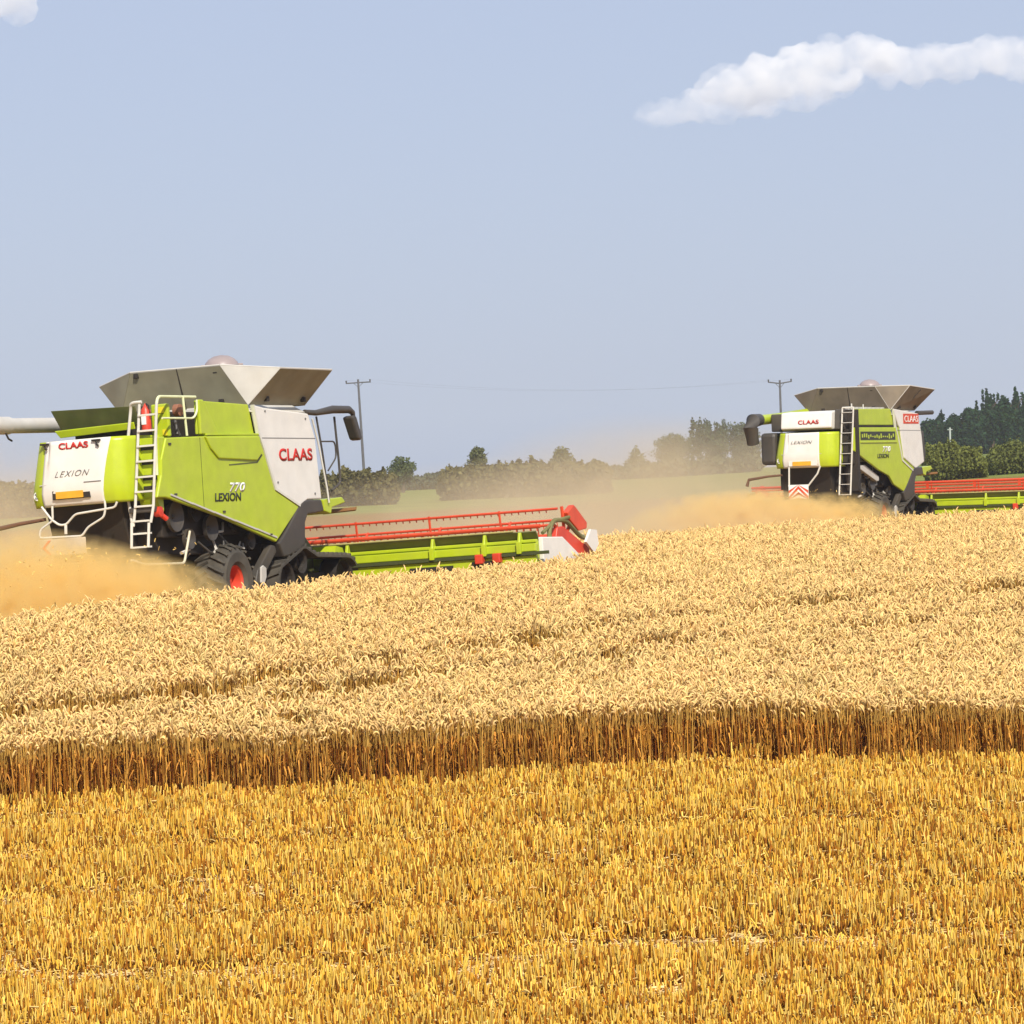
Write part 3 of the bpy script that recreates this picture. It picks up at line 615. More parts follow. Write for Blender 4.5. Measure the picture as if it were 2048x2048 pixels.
        for i in range(n_):
            p0, p1 = Vector(hull[i-1]), Vector(hull[(i+1) % n_]); d = (p1-p0).normalized(); nn = Vector((-d.y, d.x)); inner.append((hull[i][0]+nn.x*.05, hull[i][1]+nn.y*.05))
        tb = MB(); vs = [P(a_, Ri, b_) for a_, b_ in hull]+[P(a_, Ro, b_) for a_, b_ in hull]+[P(a_, Ri, b_) for a_, b_ in inner]+[P(a_, Ro, b_) for a_, b_ in inner]
        fs = []
        for i in range(n_):
            j = (i+1) % n_; fs += [(i, j, n_+j, n_+i), (2*n_+i, 3*n_+i, 3*n_+j, 2*n_+j), (i, 2*n_+i, 2*n_+j, j), (n_+i, n_+j, 3*n_+j, 3*n_+i)]
        tb.add(vs, fs)
        # lugs
        pts = hull+[hull[0]]; acc = 0
        for i in range(n_):
            p0, p1 = Vector(pts[i]), Vector(pts[i+1]); L_ = (p1-p0).length; d = (p1-p0)/max(L_, 1e-6); nn = Vector((d.y, -d.x)); k = 0
            while acc < L_:
                p_ = p0+d*acc
                for s_ in (0, 1):
                    ra_, rb_ = (Ri+.02*sgn, (Ri+Ro)/2-.02*sgn) if s_ == 0 else ((Ri+Ro)/2+.02*sgn, Ro-.01*sgn)
                    q_ = p_+d*(.09 if s_ == 0 else -.09)
                    a1, b1 = (p_, q_) if s_ == 1 else (q_, p_)
                    vv = []
                    for (pp, RR) in ((a1, ra_), (b1, rb_)):
                        for (e1, e2) in ((-.035, 0), (.035, 0), (.025, .055), (-.025, .055)): w_ = pp+d*e1+nn*e2; vv.append(P(w_.x, RR, w_.y))
                    tb.add(vv, [(0, 1, 5, 4), (1, 2, 6, 5), (2, 3, 7, 6), (3, 0, 4, 7), (0, 3, 2, 1), (4, 5, 6, 7)])
                acc += .2
            acc -= L_
        tu = tb.build('track_unit', RUB, root)
        for (cF_, cU_), rr in (((5.57, .5), .39), ((8.2, .5), .39), ((6.3, .86), .24), ((6.6, .25), .19), ((7.1, .25), .19), ((7.6, .25), .19)):
            i_, o2 = Ri+.14*sgn, Ro-.1*sgn
            MB().lathe([(i_, 0), (i_, rr), (o2, rr), (o2-.03*sgn, rr-.05), (o2-.16*sgn, rr-.07), (o2-.16*sgn, 0)], cF_, cU_, 24).build('track_roller', DARK, tu)
        MB().box(5.6, 8.2, *sorted((Ri+.1*sgn, Ri+.3*sgn)), .38, .62).build('track_frame', DARK, tu)
    # fender curving down from the cab floor to the track, strut, mudguard
    fd = [(6.46, 2.11), (6.62, 2.125), (7.21, 2.12), (7.31, 1.88), (6.85, 1.84), (6.56, 1.83), (6.42, 1.66), (6.36, 1.24), (6.2, 1.12), (5.6, 1.0), (5.38, .98), (5.20, 1.27), (5.45, 1.42), (5.7, 1.60), (6.0, 1.84), (6.2, 2.0)]
    MB().prism(fd, 1.15, 1.67).build('front_fender', GUN, root, bevel=.03)
    MB().prism([(5.15, 1.22), (5.0, 1.24), (4.35, .75), (4.1, .25), (4.3, .2), (4.7, .7), (5.2, 1.1)], 1.45, 1.6).build('track_strut', GREYW if 0 else GUN, root, bevel=.02)
    MB().slab([(4.42, 1.62, .80), (4.52, 1.62, .84), (4.64, 1.62, .78), (4.62, 1.62, .60), (4.48, 1.62, .42), (4.38, 1.62, .5)], .04).build('strut_plate', GREYW, root, bevel=.01)
    # cab
    cb = MB().prism([(7.0, 2.05), (8.5, 2.05), (8.62, 2.6), (8.3, 3.75), (7.0, 3.75)], -.8, .72).build('cab', GLASS, root, bevel=.04)
    MB().prism([(6.9, 3.75), (8.6, 3.75), (8.55, 3.95), (7.0, 3.98)], -.85, .78).build('cab_roof', WHITE, cb, bevel=.05)
    MB().box(6.9, 8.4, -.8, .72, 1.9, 2.06).build('cab_floor', GUN, cb, bevel=.02)
    # mirror arm, mirror, front handrails, platform
    if not B:
        ma = MB().tube([(6.85, 1.6, 3.94), (7.2, 1.68, 3.92), (7.9, 1.72, 3.99), (8.6, 1.74, 3.99), (8.75, 1.75, 3.93), (8.8, 1.75, 3.8)], [.055, .06, .085, .08, .06, .04], 10).build('mirror_arm', GUN, root, smooth=True)
        mr_ = MB().prism([(8.50, 3.83), (8.66, 3.87), (8.74, 3.83), (8.95, 3.38), (8.86, 3.33), (8.76, 3.36)], 1.62, 1.86).build('mirror', GUN, root, bevel=.04)
        MB().slab([(8.62, 1.61, 3.75), (8.68, 1.61, 3.75), (8.84, 1.61, 3.48), (8.78, 1.61, 3.48)], .01).build('mirror_glass', GREYW, mr_)
        fr = MB().tube(rnd_path([(7.33, 1.62, 3.85), (7.5, 1.62, 3.1), (7.62, 1.62, 2.3), (7.65, 1.62, 2.1)]), .022).tube(rnd_path([(8.15, 1.62, 3.85), (8.22, 1.62, 2.9), (8.22, 1.62, 2.45), (7.8, 1.62, 2.3)]), .025)
        fr.tube(rnd_path([(7.45, 1.62, 3.33), (8.1, 1.62, 3.33), (8.12, 1.62, 3.0), (7.7, 1.62, 2.72)]), .018)
        fr.build('front_handrail', GUN, root, smooth=True)
        MB().tube([(7.1, 1.64, 3.8), (7.3, 1.64, 3.3), (7.55, 1.64, 2.35), (7.6, 1.64, 2.05)], .02).build('white_grab_rail', TUBE, root)
    else:
        MB().tube([(7.0, 1.6, 4.0), (8.3, 1.7, 4.02)], .08).build('mirror_arm', GUN, root)
        MB().prism([(7.35, 3.3), (7.6, 3.4), (7.75, 2.6), (7.65, 2.3), (7.4, 2.3)], 1.5, 1.62).build('mirror', GUN, root, bevel=.04)
    MB().prism([(7.4, 2.12), (8.3, 2.16), (8.45, 2.05), (7.8, 1.95), (7.75, 1.82), (7.45, 1.88)], 1.0, 1.6).build('cab_step', LIME, root, bevel=.02)
    MB().slab([(7.9, 1.3, 1.9), (8.9, 1.6, 1.93), (8.85, 1.62, 1.87), (7.9, 1.35, 1.83)], .05).build('indicator_arm', mat('amber_lamp_arm', (.2, .09, .02), .6), root)
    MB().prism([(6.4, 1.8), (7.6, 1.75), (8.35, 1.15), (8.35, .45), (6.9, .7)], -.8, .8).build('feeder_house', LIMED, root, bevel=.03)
    # header
    W = 5.80; hs = len(bpy.data.objects)
    before = set(bpy.data.objects)
    hd = MB().prismF([(-W, .92), (-W, .985), (W, .985), (W, .92)], 8.32, 8.45).prismF([(-W, .74), (-W, .90), (W, .90), (W, .74)], 8.28, 8.42)
    hd.prismF([(-W, .45), (-W, .66), (W, .66), (W, .45)], 8.30, 8.40).box(8.36, 8.6, -W, W, .44, .95)
    hd = hd.build('header', LIME, root, bevel=.015)
    MB().slab([(8.55, -W, .94), (8.55, W, .94), (8.36, W, 1.15), (8.36, -W, 1.15)], .03).box(8.265, 8.28, 1.8, 4.1, .67, .70).build('back_sheet', OLIVE, hd)
    MB().slab([(8.33, -W, 1.16), (8.33, W-.5, 1.16), (8.36, W-.5, 1.185), (8.36, -W, 1.185)], .02).build('back_sheet_lip', mat('tan_lip', (.36, .31, .10), .5), hd)
    MB().box(8.24, 8.30, 1.5, 6.1, .665, .735).build('beam_groove', mat('dark_olive_groove', (.05, .06, .012), .7), hd)
    MB().box(8.26, 8.32, 2.9, 3.9, .42, .56).box(8.24, 8.30, 4.35, 5.0, .46, .60).build('lower_gap', DARK, hd)
    for R__ in (-5.5, -4, -2.5, -1.2, 1.45, 3.45, 4.65, 5.45):
        MB().prism([(8.22, .9), (8.30, 1.14), (8.36, 1.14), (8.42, .92)], R__-.03, R__+.03).box(8.2, 8.3, R__-.05, R__+.05, .7, .95).build('brace', LIME, hd, bevel=.01)
    for R__ in (4.55, 4.95): MB().box(8.15, 8.3, R__-.09, R__+.09, .55, .75).build('hydraulic_block', RED, hd, bevel=.02)
    MB().prism([(8.0, 1.15), (8.3, 1.1), (8.4, .9), (7.9, .92)], .75, 1.35).build('header_mount', LIME, hd)
    # reel
    rc = (9.95, 1.02); Rr_ = .58
    rl = MB().tube([(rc[0], -W+.2, rc[1]), (rc[0], W-.2, rc[1])], .06, 10)
    angs = [96, 156, 216, 276, 336, 36]
    for aa in angs:
        F_, U_ = rc[0]+Rr_*math.cos(R_(aa)), rc[1]+Rr_*math.sin(R_(aa)); rl.tube([(F_, -W+.2, U_), (F_, W-.15, U_)], .028, 8)
    spk = [-5.6, -4.1, -2.5, -.9, .9, 2.65, 4.3, 5.75]
    for R__ in spk:
        for aa in angs: rl.tube([(rc[0], R__, rc[1]), (rc[0]+(Rr_+.04)*math.cos(R_(aa)), R__, rc[1]+(Rr_+.04)*math.sin(R_(aa)))], .028 if R__ < 5 else .04, 6)
    if B:
        rl.tube([(9.5, -W, 1.58), (9.5, W, 1.58)], .045).tube([(9.5, -W, 1.48), (9.5, W, 1.48)], .03)
        for R__ in spk: rl.box(9.47, 9.53, R__-.05, R__+.05, 1.35, 1.62)
    MB().tube([(9.38, -W+.2, 1.27), (9.38, W-.35, 1.255)], .045, 8).build('reel_support_tube', ORED, hd)
    k = -W+.3
    while k < W-.3:
        for aa in angs:
            F_, U_ = rc[0]+Rr_*math.cos(R_(aa)), rc[1]+Rr_*math.sin(R_(aa)); rl.tube([(F_, k, U_), (F_+.03, k, U_-.07 if aa == 96 else U_-.2)], .012, 4)
        k += .16
    rl = rl.build('reel', ORED, hd)
    # header ends
    for sgn in (1, -1):
        q0, q1 = sorted((W*sgn, (W+.10)*sgn))
        MB().prism([(8.45, .42), (8.45, 1.02), (9.5, 1.0), (10.55, .5), (10.5, .42)], q0, q1).build('crop_divider', WHITE, hd, bevel=.02)
        MB().slab([(10.6, (W+.12)*sgn, .86), (10.9, (W+.12)*sgn, 1.12), (11.2, (W+.12)*sgn, 1.1), (11.25, (W+.12)*sgn, .8), (11.0, (W+.12)*sgn, .62)], .06).build('divider_tip', WHITE, hd)
        s0, s1 = sorted(((W-.12)*sgn, (W+.02)*sgn))
        MB().prism([(10.5, 1.60), (10.38, 1.66), (10.02, 1.50), (10.1, 1.36), (10.55, 1.1), (10.98, 1.14), (11.02, 1.27)], s0, s1).build('reel_shield', ORED, hd, bevel=.02)
        MB().prism([(9.35, 1.0), (9.45, 1.20), (9.75, 1.22), (10.7, .85), (11.05, .8), (11.05, .55), (10.7, .5), (10.45, .52), (9.6, .98)], s0, s1).build('auger_cover', RED, hd, bevel=.02)
        MB().tube(rnd_path([(9.0, (W+.02)*sgn, .95), (9.0, (W+.02)*sgn, 1.15), (9.25, (W+.02)*sgn, 1.36), (9.9, (W+.02)*sgn, 1.34), (10.5, (W+.04)*sgn, 1.0), (10.75, (W+.04)*sgn, .95)], .2), .05).tube([(8.7, W*sgn, 1.1), (9.3, (W+.02)*sgn, 1.33), (10.0, (W+.05)*sgn, 1.4)], .04).build('reel_arm', OLIVE, hd, smooth=True)
    for o_ in set(bpy.data.objects)-before:
        if o_.type == 'MESH' and not o_.get('_s'):
            for v_ in o_.data.vertices: v_.co.x += .34
            o_['_s'] = 1
    for o_ in set(bpy.data.objects)-before: del o_['_s']
    return root
combine(A_O, A_AZ, A_TILT, 'A', 'nearer lime green combine harvester with rear ladder, red reel and amber number plate')
combine(B_O, B_AZ, B_TILT, 'B', 'farther green and white combine harvester with dark rear spout and red and white chevron board')

# ------------------------------------------------------------------ trees, hedges, poles
def foliage(name, blobs, parent, m, n, size, flat=0.7, noise=.25):
    """blobs: (centre, radii); small leaf-clump faces spread through their volume"""
    vol = np.array([b_[1][0]*b_[1][1]*b_[1][2] for b_ in blobs])**.8; vol /= vol.sum(); V = []; C_ = []
    for (c_, rad), fr in zip(blobs, vol):
        k = max(8, int(n*fr)); d = RNG.normal(size=(k, 3)); d /= np.linalg.norm(d, axis=1)[:, None]
        lump = 1+noise*np.sin(d[:, 0]*5+c_[0])*np.cos(d[:, 2]*4+c_[1])+RNG.normal(0, .07, k)
        rr = RNG.uniform(.45, 1, k)**.45*lump; p = np.array(c_)+d*np.array(rad)*rr[:, None]
        a = RNG.normal(size=(k, 3)); a /= np.linalg.norm(a, axis=1)[:, None]; b_ = np.cross(a, d+RNG.normal(0, .5, (k, 3))); b_ /= np.linalg.norm(b_, axis=1)[:, None]+1e-9
        s_ = (size*RNG.uniform(.5, 1.3, k))[:, None]
        q = np.stack([p-a*s_-b_*s_*.1, p+b_*s_*flat, p+a*s_, p-b_*s_*flat], 1); V.append(q.reshape(-1, 3))
        C_.append(np.clip(1+RNG.normal(0, .28, k), .4, 1.7))
    V = np.concatenate(V); k = len(V)//4; C_ = np.concatenate(C_)[:, None]*np.array(m[1])[None]
    me = np_mesh(name, V, np.arange(k*4).reshape(-1, 4), C_, m[0])
    o = bpy.data.objects.new(name, me); COL.objects.link(o)
    if parent: o.parent = parent
    return o
FOL = mat('foliage', (.08, .1, .03), .8, vary=.0, attr=True, spec=.12, trans=.25)
BARK = mat('bark', (.09, .06, .04), .9, vary=.3, bump=.4)
def tree(px, top, Y, wpx, col, label, group, kind='round', n=4200, cat='tree', size=None):
    c_ = at(px, 950, Y); zb = gz(c_.x, Y); zt = at(px, top, Y).z; H = zt-zb; Wd = wpx*Y/8000
    rt = empty('tree' if kind != 'conifer' else 'conifer_tree', (c_.x, Y, zb)); tag(rt, label, cat, group)
    tr = MB().tube([(0, 0, -.2), (0.05, .03, H*.3), (-.05, .1, H*.6), (0, 0, H*.85)], [H*.035+.08, H*.028+.05, H*.016+.03, .03], 8, raw=True)
    for k in range(7):
        a = k*.9+random.random(); z = H*(.22+.07*k); tr.tube([(0, 0, z), (math.cos(a)*Wd*.2, math.sin(a)*Wd*.2, z+H*.12), (math.cos(a)*Wd*.38, math.sin(a)*Wd*.38, z+H*.2)], [H*.014+.02, H*.009+.015, .015], 5, raw=True)
    tr.build('trunk', BARK, rt)
    bl = []; rs = random.Random(int(px*7+top))
    if kind == 'round':
        for k in range(15):
            a = rs.uniform(0, 6.28); rr = rs.uniform(0, .34)*Wd; z = rs.uniform(.25, .84)*H; f = 1-.55*abs(z/H-.5)
            bl.append(((math.cos(a)*rr*f, math.sin(a)*rr*f, z), (Wd*.2, Wd*.2, H*.15)))
        bl.append(((0, 0, H*.55), (Wd*.36, Wd*.36, H*.33))); bl.append(((Wd*.05, 0, H*.86), (Wd*.2, Wd*.2, H*.12)))
    elif kind == 'spiky':
        for k in range(12):
            a = rs.uniform(0, 6.28); x_ = rs.uniform(-.42, .42)*Wd; bl.append(((x_, rs.uniform(-.2, .2)*Wd, H*rs.uniform(.35, .75)), (Wd*.14, Wd*.15, H*.2)))
        bl.append(((0, 0, H*.5), (Wd*.4, Wd*.35, H*.36)))
        for k in range(5): bl.append((((k-2)*Wd*.17, 0, H*rs.uniform(.84, .93)), (Wd*.05, Wd*.07, H*.09)))
    else:
        for k in range(11):
            f = k/10; bl.append(((rs.uniform(-.04, .04)*Wd, rs.uniform(-.04, .04)*Wd, H*(.12+.84*f)), (Wd*(.48*(1-f)**.8+.05), Wd*(.48*(1-f)**.8+.05), H*.075)))
    foliage('crown', bl, rt, (FOL, col), n, size or max(.13, H*.022), noise=.3)
    return rt
G1 = 'trees beyond the fields'
GRN, OLV, DRK = (.105, .125, .045), (.13, .135, .05), (.022, .050, .018)
tree(805, 911, 420, 68, GRN, 'round green tree standing alone between the left hedge and the utility pole', G1)
tree(957, 892, 430, 60, OLV, 'blunt-topped tree rising above the long hedge behind the near reel', G1)
tree(1125, 893, 430, 66, OLV, 'dusty rounded tree over the right end of the long hedge', G1)
tree(1275, 893, 560, 62, OLV, 'small pointed tree fading in the dust, first before the tall clump', G1, kind='conifer')
tree(1348, 866, 560, 100, (.09, .11, .05), 'broad rounded tree in dust left of the spiky-topped tree', G1, n=9000)
tree(1420, 836, 565, 92, (.085, .105, .05), 'tall tree with spiky broken top in the dusty clump', G1, kind='spiky', n=9000)
tree(1487, 842, 575, 100, (.085, .105, .05), 'tall hazy tree close behind the dark spout of the farther harvester', G1, n=9000)
for px_, tp, w_, kd, lb_ in ((1860, 836, 66, 'round', 'dark green tree directly behind the mirror of the farther harvester'),
    (1885, 822, 50, 'conifer', 'thin dark pointed tree at the low left end of the dark wood'),
    (1912, 828, 62, 'round', 'low dark tree in the wood above the rounded hedge'),
    (1945, 815, 62, 'round', 'dark tree with a small peak just before the wood steps up'),
    (1958, 806, 24, 'conifer', 'narrow dark spire beside the step in the dark wood'),
    (1986, 777, 44, 'spiky', 'tall dark tree where the wood steps up against the sky'),
    (2012, 790, 46, 'round', 'dark tree in the dip between two tall tops of the wood'),
    (2036, 774, 40, 'conifer', 'tallest dark pointed tree at the right end of the wood'),
    (2070, 782, 60, 'spiky', 'dark tree cut by the right edge of the picture'),
    (2120, 790, 70, 'round', 'dark tree just past the right edge of the picture')):
    if px_ < 2100: tree(px_, tp, 520+random.uniform(-15, 25), w_, DRK, lb_, 'trees of the dark wood', kind=kd, n=4200, size=.24)
def hedge(x0, x1, tops, Y, dep, col, label, grp, n=5000, base=None, size=.22):
    """tops: list of (px, py) along the upper outline"""
    xs = np.array([t[0] for t in tops], float); ts = np.array([t[1] for t in tops], float)
    cx_ = (x0+x1)/2; c0 = at(cx_, 950, Y); zb = gz(c0.x, Y); rt = empty('hedge', (c0.x, Y, zb)); tag(rt, label, 'hedge', grp)
    bl = []; sx_ = Y/8000; step = max(9, (x1-x0)/22)
    px_ = x0+step*.5
    st = MB()
    while px_ < x1:
        tp = float(np.interp(px_, xs, ts)); c_ = at(px_, 950, Y); zt = at(px_, tp, Y).z; g_ = gz(c_.x, Y); Hh = (zt-g_)*random.uniform(.86, 1.06)
        bl.append(((c_.x-c0.x, 0, g_-zb+Hh*.42), (step*sx_*1.1, dep, Hh*.5)))
        bl.append(((c_.x-c0.x+random.uniform(-.3, .3)*step*sx_, random.uniform(-.5, .3)*dep, g_-zb+Hh*random.uniform(.6, .74)), (step*sx_*.7, dep*.6, Hh*.27)))
        st.tube([(c_.x-c0.x, 0, g_-zb-.1), (c_.x-c0.x+.1, 0, g_-zb+Hh*.6)], [.07, .03], 5, raw=True); px_ += step
    st.build('stems', BARK, rt)
    foliage('leaves', bl, rt, (FOL, col), n, size, noise=.28)
HO = (.13, .115, .042)
GH = 'hedges along the far field edges'
hedge(560, 790, [(560, 950), (640, 944), (700, 933), (760, 936), (790, 945)], 300, 2.2, HO, 'rounded bushy hedge at the foot of the utility pole by the near cab', GH, 20000, size=.2)
hedge(786, 900, [(786, 950), (840, 951), (900, 936)], 480, 2, (.10, .11, .06), 'low far hedge behind the single round tree', GH, 7000, size=.22)
hedge(884, 1215, [(884, 942), (910, 930), (990, 926), (1060, 917), (1100, 918), (1160, 922), (1215, 925)], 310, 3, HO, 'long brown-green hedge running behind the near red reel', GH, 36000, size=.2)
hedge(1190, 1520, [(1190, 929), (1260, 927), (1350, 918), (1450, 912), (1520, 908)], 520, 3, (.10, .11, .055), 'low hedge under the dusty tree clump', GH, 7000, size=.35)
hedge(1852, 1966, [(1852, 884), (1880, 881), (1930, 882), (1958, 892), (1966, 915)], 262, 1.8, (.15, .165, .035), 'clipped rounded green hedge left of the field gap', GH, 26000, size=.10)
hedge(1980, 2150, [(1980, 905), (1992, 886), (2040, 880), (2150, 878)], 270, 1.8, (.13, .145, .035), 'green hedge right of the field gap at the picture edge', GH, 30000, size=.10)
hedge(-60, 90, [(-60, 950), (30, 958), (90, 965)], 330, 2.2, HO, 'dust-veiled hedge behind the tail of the nearer harvester', GH, 9000, size=.2)
POLE = mat('weathered_pole_wood', (.11, .105, .11), .9, vary=.2)
hedge(1840, 2160, [(1840, 862), (1900, 858), (1970, 852), (2040, 846), (2160, 845)], 565, 3, DRK, 'dark undergrowth along the foot of the dark wood', GH, 12000, size=.3)
def pole(px, top, Y, arm, v, label, lean):
    c_ = at(px, 950, Y); zb = gz(c_.x, Y); H = at(px, top, Y).z-zb; rt = empty('utility_pole', (c_.x, Y, zb)); tag(rt, label, 'utility pole', 'utility poles')
    rt.rotation_euler = (0, lean, 0)
    MB().tube([(0, 0, -.3), (0, 0, H*.5), (0, 0, H)], [.13, .11, .085], 10, raw=True).build('post', POLE, rt, smooth=True)
    z = H-.28; ca = MB().tube([(-arm, 0, z+v), (0, 0, z), (arm, 0, z+v)], .055, 6, raw=True).tube([(-arm*.4, 0, z+v*.4), (0, 0, z-.4), (arm*.4, 0, z+v*.4)], .025, 5, raw=True).build('crossarm', POLE, rt)
    for x_ in (-arm*.95, 0, arm*.95):
        MB().tube([(x_, 0, z+abs(x_)/arm*v), (x_, 0, z+.22+abs(x_)/arm*v)], [.05, .07], 8, raw=True).build('insulator', GUN, rt, smooth=True)
    return rt, c_.x, zb+H
p1 = pole(730, 758, 335, 1.05, .0, 'utility pole with flat crossarm beyond the near cab mirror', -.03)
p2 = pole(1566, 760, 335, 1.0, .15, 'utility pole with upswept crossarm behind the farther harvester', -.0)
for k, (off_, nm) in enumerate(((-.95, 'left'), (.95, 'right'))):
    a_ = Vector((p1[1]+off_-.3, 335, p1[2]-.05)); b_ = Vector((p2[1]+off_, 335, p2[2]+.05)); pts = []
    for i in range(25):
        t_ = i/24; q_ = a_.lerp(b_, t_); q_.z -= 4*t_*(1-t_)*.9; pts.append(q_)
    wr = MB().tube(pts, .003, 4, raw=True).build('power_line', POLE)
    tag(wr, 'thin sagging wire slung between the %s crossarm ends of the utility poles' % nm, 'power line', 'wires between the utility poles')
c_ = at(1903, 880, 500)
ps = MB().tube([(0, 0, 0), (0, 0, 3.2)], .09, 8, raw=True).tube([(-.25, 0, 3.0), (.25, 0, 3.0)], .04, 6, raw=True).build('field_post', mat('pale_post_paint', (.42, .45, .42), .7)); ps.location = (c_.x, 262+3, gz(c_.x, 265)+2.2)
ps.location = (at(1903, 950, 400).x, 400, at(1903, 890, 400).z); tag(ps, 'pale slender post in front of the dark wood above the rounded hedge', 'post')
ps.scale = (1, 1, 1.0); ps.location.z = gz(ps.location.x, 400)
for v_ in ps.data.vertices: v_.co.z *= (at(1903, 855, 400).z-ps.location.z)/3.2

# ------------------------------------------------------------------ dust, clouds, air
def volume(name, c_, rad, dens, col, label, cat, noise=1.6, power=1.2, lo=.40, hi=.60, aniso=.1, rot=0., seed=0.):
    bpy_me = bpy.data.meshes.new(name); bm_v = []; bm_f = []
    nseg, nr = 24, 12
    for i in range(nr+1):
        th = math.pi*i/nr
        for j in range(nseg): bm_v.append((1.02*math.sin(th)*math.cos(2*math.pi*j/nseg), 1.02*math.sin(th)*math.sin(2*math.pi*j/nseg), 1.02*math.cos(th)))
    for i in range(nr):
        for j in range(nseg): bm_f.append((i*nseg+j, (i+1)*nseg+j, (i+1)*nseg+(j+1) % nseg, i*nseg+(j+1) % nseg))
    bpy_me.from_pydata(bm_v, [], bm_f); bpy_me.update(); bmm = bmesh.new(); bmm.from_mesh(bpy_me); bmesh.ops.remove_doubles(bmm, verts=bmm.verts, dist=1e-5); bmesh.ops.recalc_face_normals(bmm, faces=bmm.faces); bmm.to_mesh(bpy_me); bmm.free()
    m = bpy.data.materials.new(name+'_volume'); m.use_nodes = True; nt = m.node_tree; nt.nodes.remove(nt.nodes['Principled BSDF'])
    pv = nt.nodes.new('ShaderNodeVolumePrincipled'); pv.inputs['Color'].default_value = (*col, 1); pv.inputs['Anisotropy'].default_value = aniso
    nt.links.new(pv.outputs[0], nt.nodes['Material Output'].inputs['Volume'])
    tc = nt.nodes.new('ShaderNodeTexCoord'); gr = nt.nodes.new('ShaderNodeTexGradient'); gr.gradient_type = 'SPHERICAL'
    nt.links.new(tc.outputs['Object'], gr.inputs[0])
    pw = nt.nodes.new('ShaderNodeMath'); pw.operation = 'POWER'; pw.inputs[1].default_value = power; nt.links.new(gr.outputs['Fac'], pw.inputs[0])
    nz = nt.nodes.new('ShaderNodeTexNoise'); nz.inputs['Scale'].default_value = noise; nz.inputs['Detail'].default_value = 6; nz.inputs['Distortion'].default_value = .6
    mp = nt.nodes.new('ShaderNodeMapping'); mp.inputs['Scale'].default_value = Vector(rad)/max(rad)*2; mp.inputs['Location'].default_value = (seed, seed*.7, 0)
    nt.links.new(tc.outputs['Object'], mp.inputs[0]); nt.links.new(mp.outputs[0], nz.inputs['Vector'])
    mr = nt.nodes.new('ShaderNodeMapRange'); mr.inputs[1].default_value = lo; mr.inputs[2].default_value = hi; mr.inputs[3].default_value = .06; mr.inputs[4].default_value = 1.15; nt.links.new(nz.outputs['Fac'], mr.inputs[0])
    mu = nt.nodes.new('ShaderNodeMath'); mu.operation = 'MULTIPLY'; nt.links.new(pw.outputs[0], mu.inputs[0]); nt.links.new(mr.outputs[0], mu.inputs[1])
    m2 = nt.nodes.new('ShaderNodeMath'); m2.operation = 'MULTIPLY'; m2.inputs[1].default_value = dens; nt.links.new(mu.outputs[0], m2.inputs[0]); nt.links.new(m2.outputs[0], pv.inputs['Density'])
    bpy_me.materials.append(m); o = bpy.data.objects.new(name, bpy_me); COL.objects.link(o); o.location = c_; o.scale = rad; o.rotation_euler.z = rot
    return tag(o, label, cat, kind='stuff')
def gp(px, Y, dz=0.): 
    c_ = at(px, 1000, Y); return Vector((c_.x, Y, gz(c_.x, Y)+dz))
GOLD = (1.0, .81, .38); TAN = (1.0, .85, .57)
volume('chaff_cloud', gp(185, 75.5, .0), (3.0, 2.4, 1.75), 5.5, GOLD, 'dense golden chaff blowing out under the tail of the nearer harvester', 'dust cloud', noise=4.2, lo=.44, hi=.58, power=.85)
volume('chaff_cloud', gp(-20, 75.0, .2), (4.2, 3.0, 2.0), 3.6, GOLD, 'golden chaff spreading off the left edge of the picture', 'dust cloud', noise=4.2, lo=.44, hi=.58, power=.85, seed=3)
volume('chaff_cloud', gp(1480, 130, .1), (4.4, 3.0, 1.75), 7.0, GOLD, 'golden chaff trail behind the farther harvester', 'dust cloud', noise=4.2, lo=.44, hi=.58, power=.85, seed=5)
volume('chaff_cloud', gp(1650, 131, .0), (3.0, 2.0, 1.6), 4.5, GOLD, 'golden chaff under the ladder of the farther harvester', 'dust cloud', noise=4.2, lo=.44, hi=.58, power=.85, seed=7)
volume('drifting_dust', gp(1060, 118, -.3), (11, 16, 3.6), .20, TAN, 'pale tan dust hanging over the cut ground behind the near reel', 'dust cloud', noise=2.0, seed=9, power=1.0)
volume('drifting_dust', gp(1330, 150, .0), (10, 16, 4.8), .20, TAN, 'pale dust veiling the hedges and trees left of the farther harvester', 'dust cloud', noise=2.0, seed=11, power=1.0)
volume('drifting_dust', gp(-40, 95, .0), (7.5, 8, 4.6), .50, TAN, 'pale dust hanging behind the tail of the nearer harvester', 'dust cloud', noise=2.0, seed=13, power=1.0)
def chaff(O_, az, F0_, F1_, R0_, R1_, U1_, n, label):
    rs = random.Random(n); h = Vector((math.sin(R_(az)), math.cos(R_(az)), 0)); r_ = Vector((h.y, -h.x, 0)); mb = MB()
    for k in range(n):
        u_ = rs.random()**2*U1_; p = O_+h*rs.uniform(F0_, F1_)+r_*rs.uniform(R0_, R1_)+Vector((0, 0, .1+u_)); L = rs.uniform(.02, .09)
        d = Vector((rs.gauss(0, 1), rs.gauss(0, 1), rs.gauss(0, .7))).normalized()*L; mb.tube([p, p+d*.5+Vector((0, 0, .006)), p+d], rs.uniform(.004, .010), 3, raw=True)
    return tag(mb.build('flying_straw', mat('flying_straw_bits', (.78, .52, .14), .8, vary=.3)), label, 'straw', kind='stuff')
chaff(A_O, A_AZ, -4.5, 1.6, -3.5, 2.2, 1.4, 1500, 'bits of straw flying in the chaff behind the nearer harvester')
chaff(B_O, B_AZ, -5.0, 1.6, -4.0, 2.2, 1.4, 1200, 'bits of straw flying in the chaff behind the farther harvester')
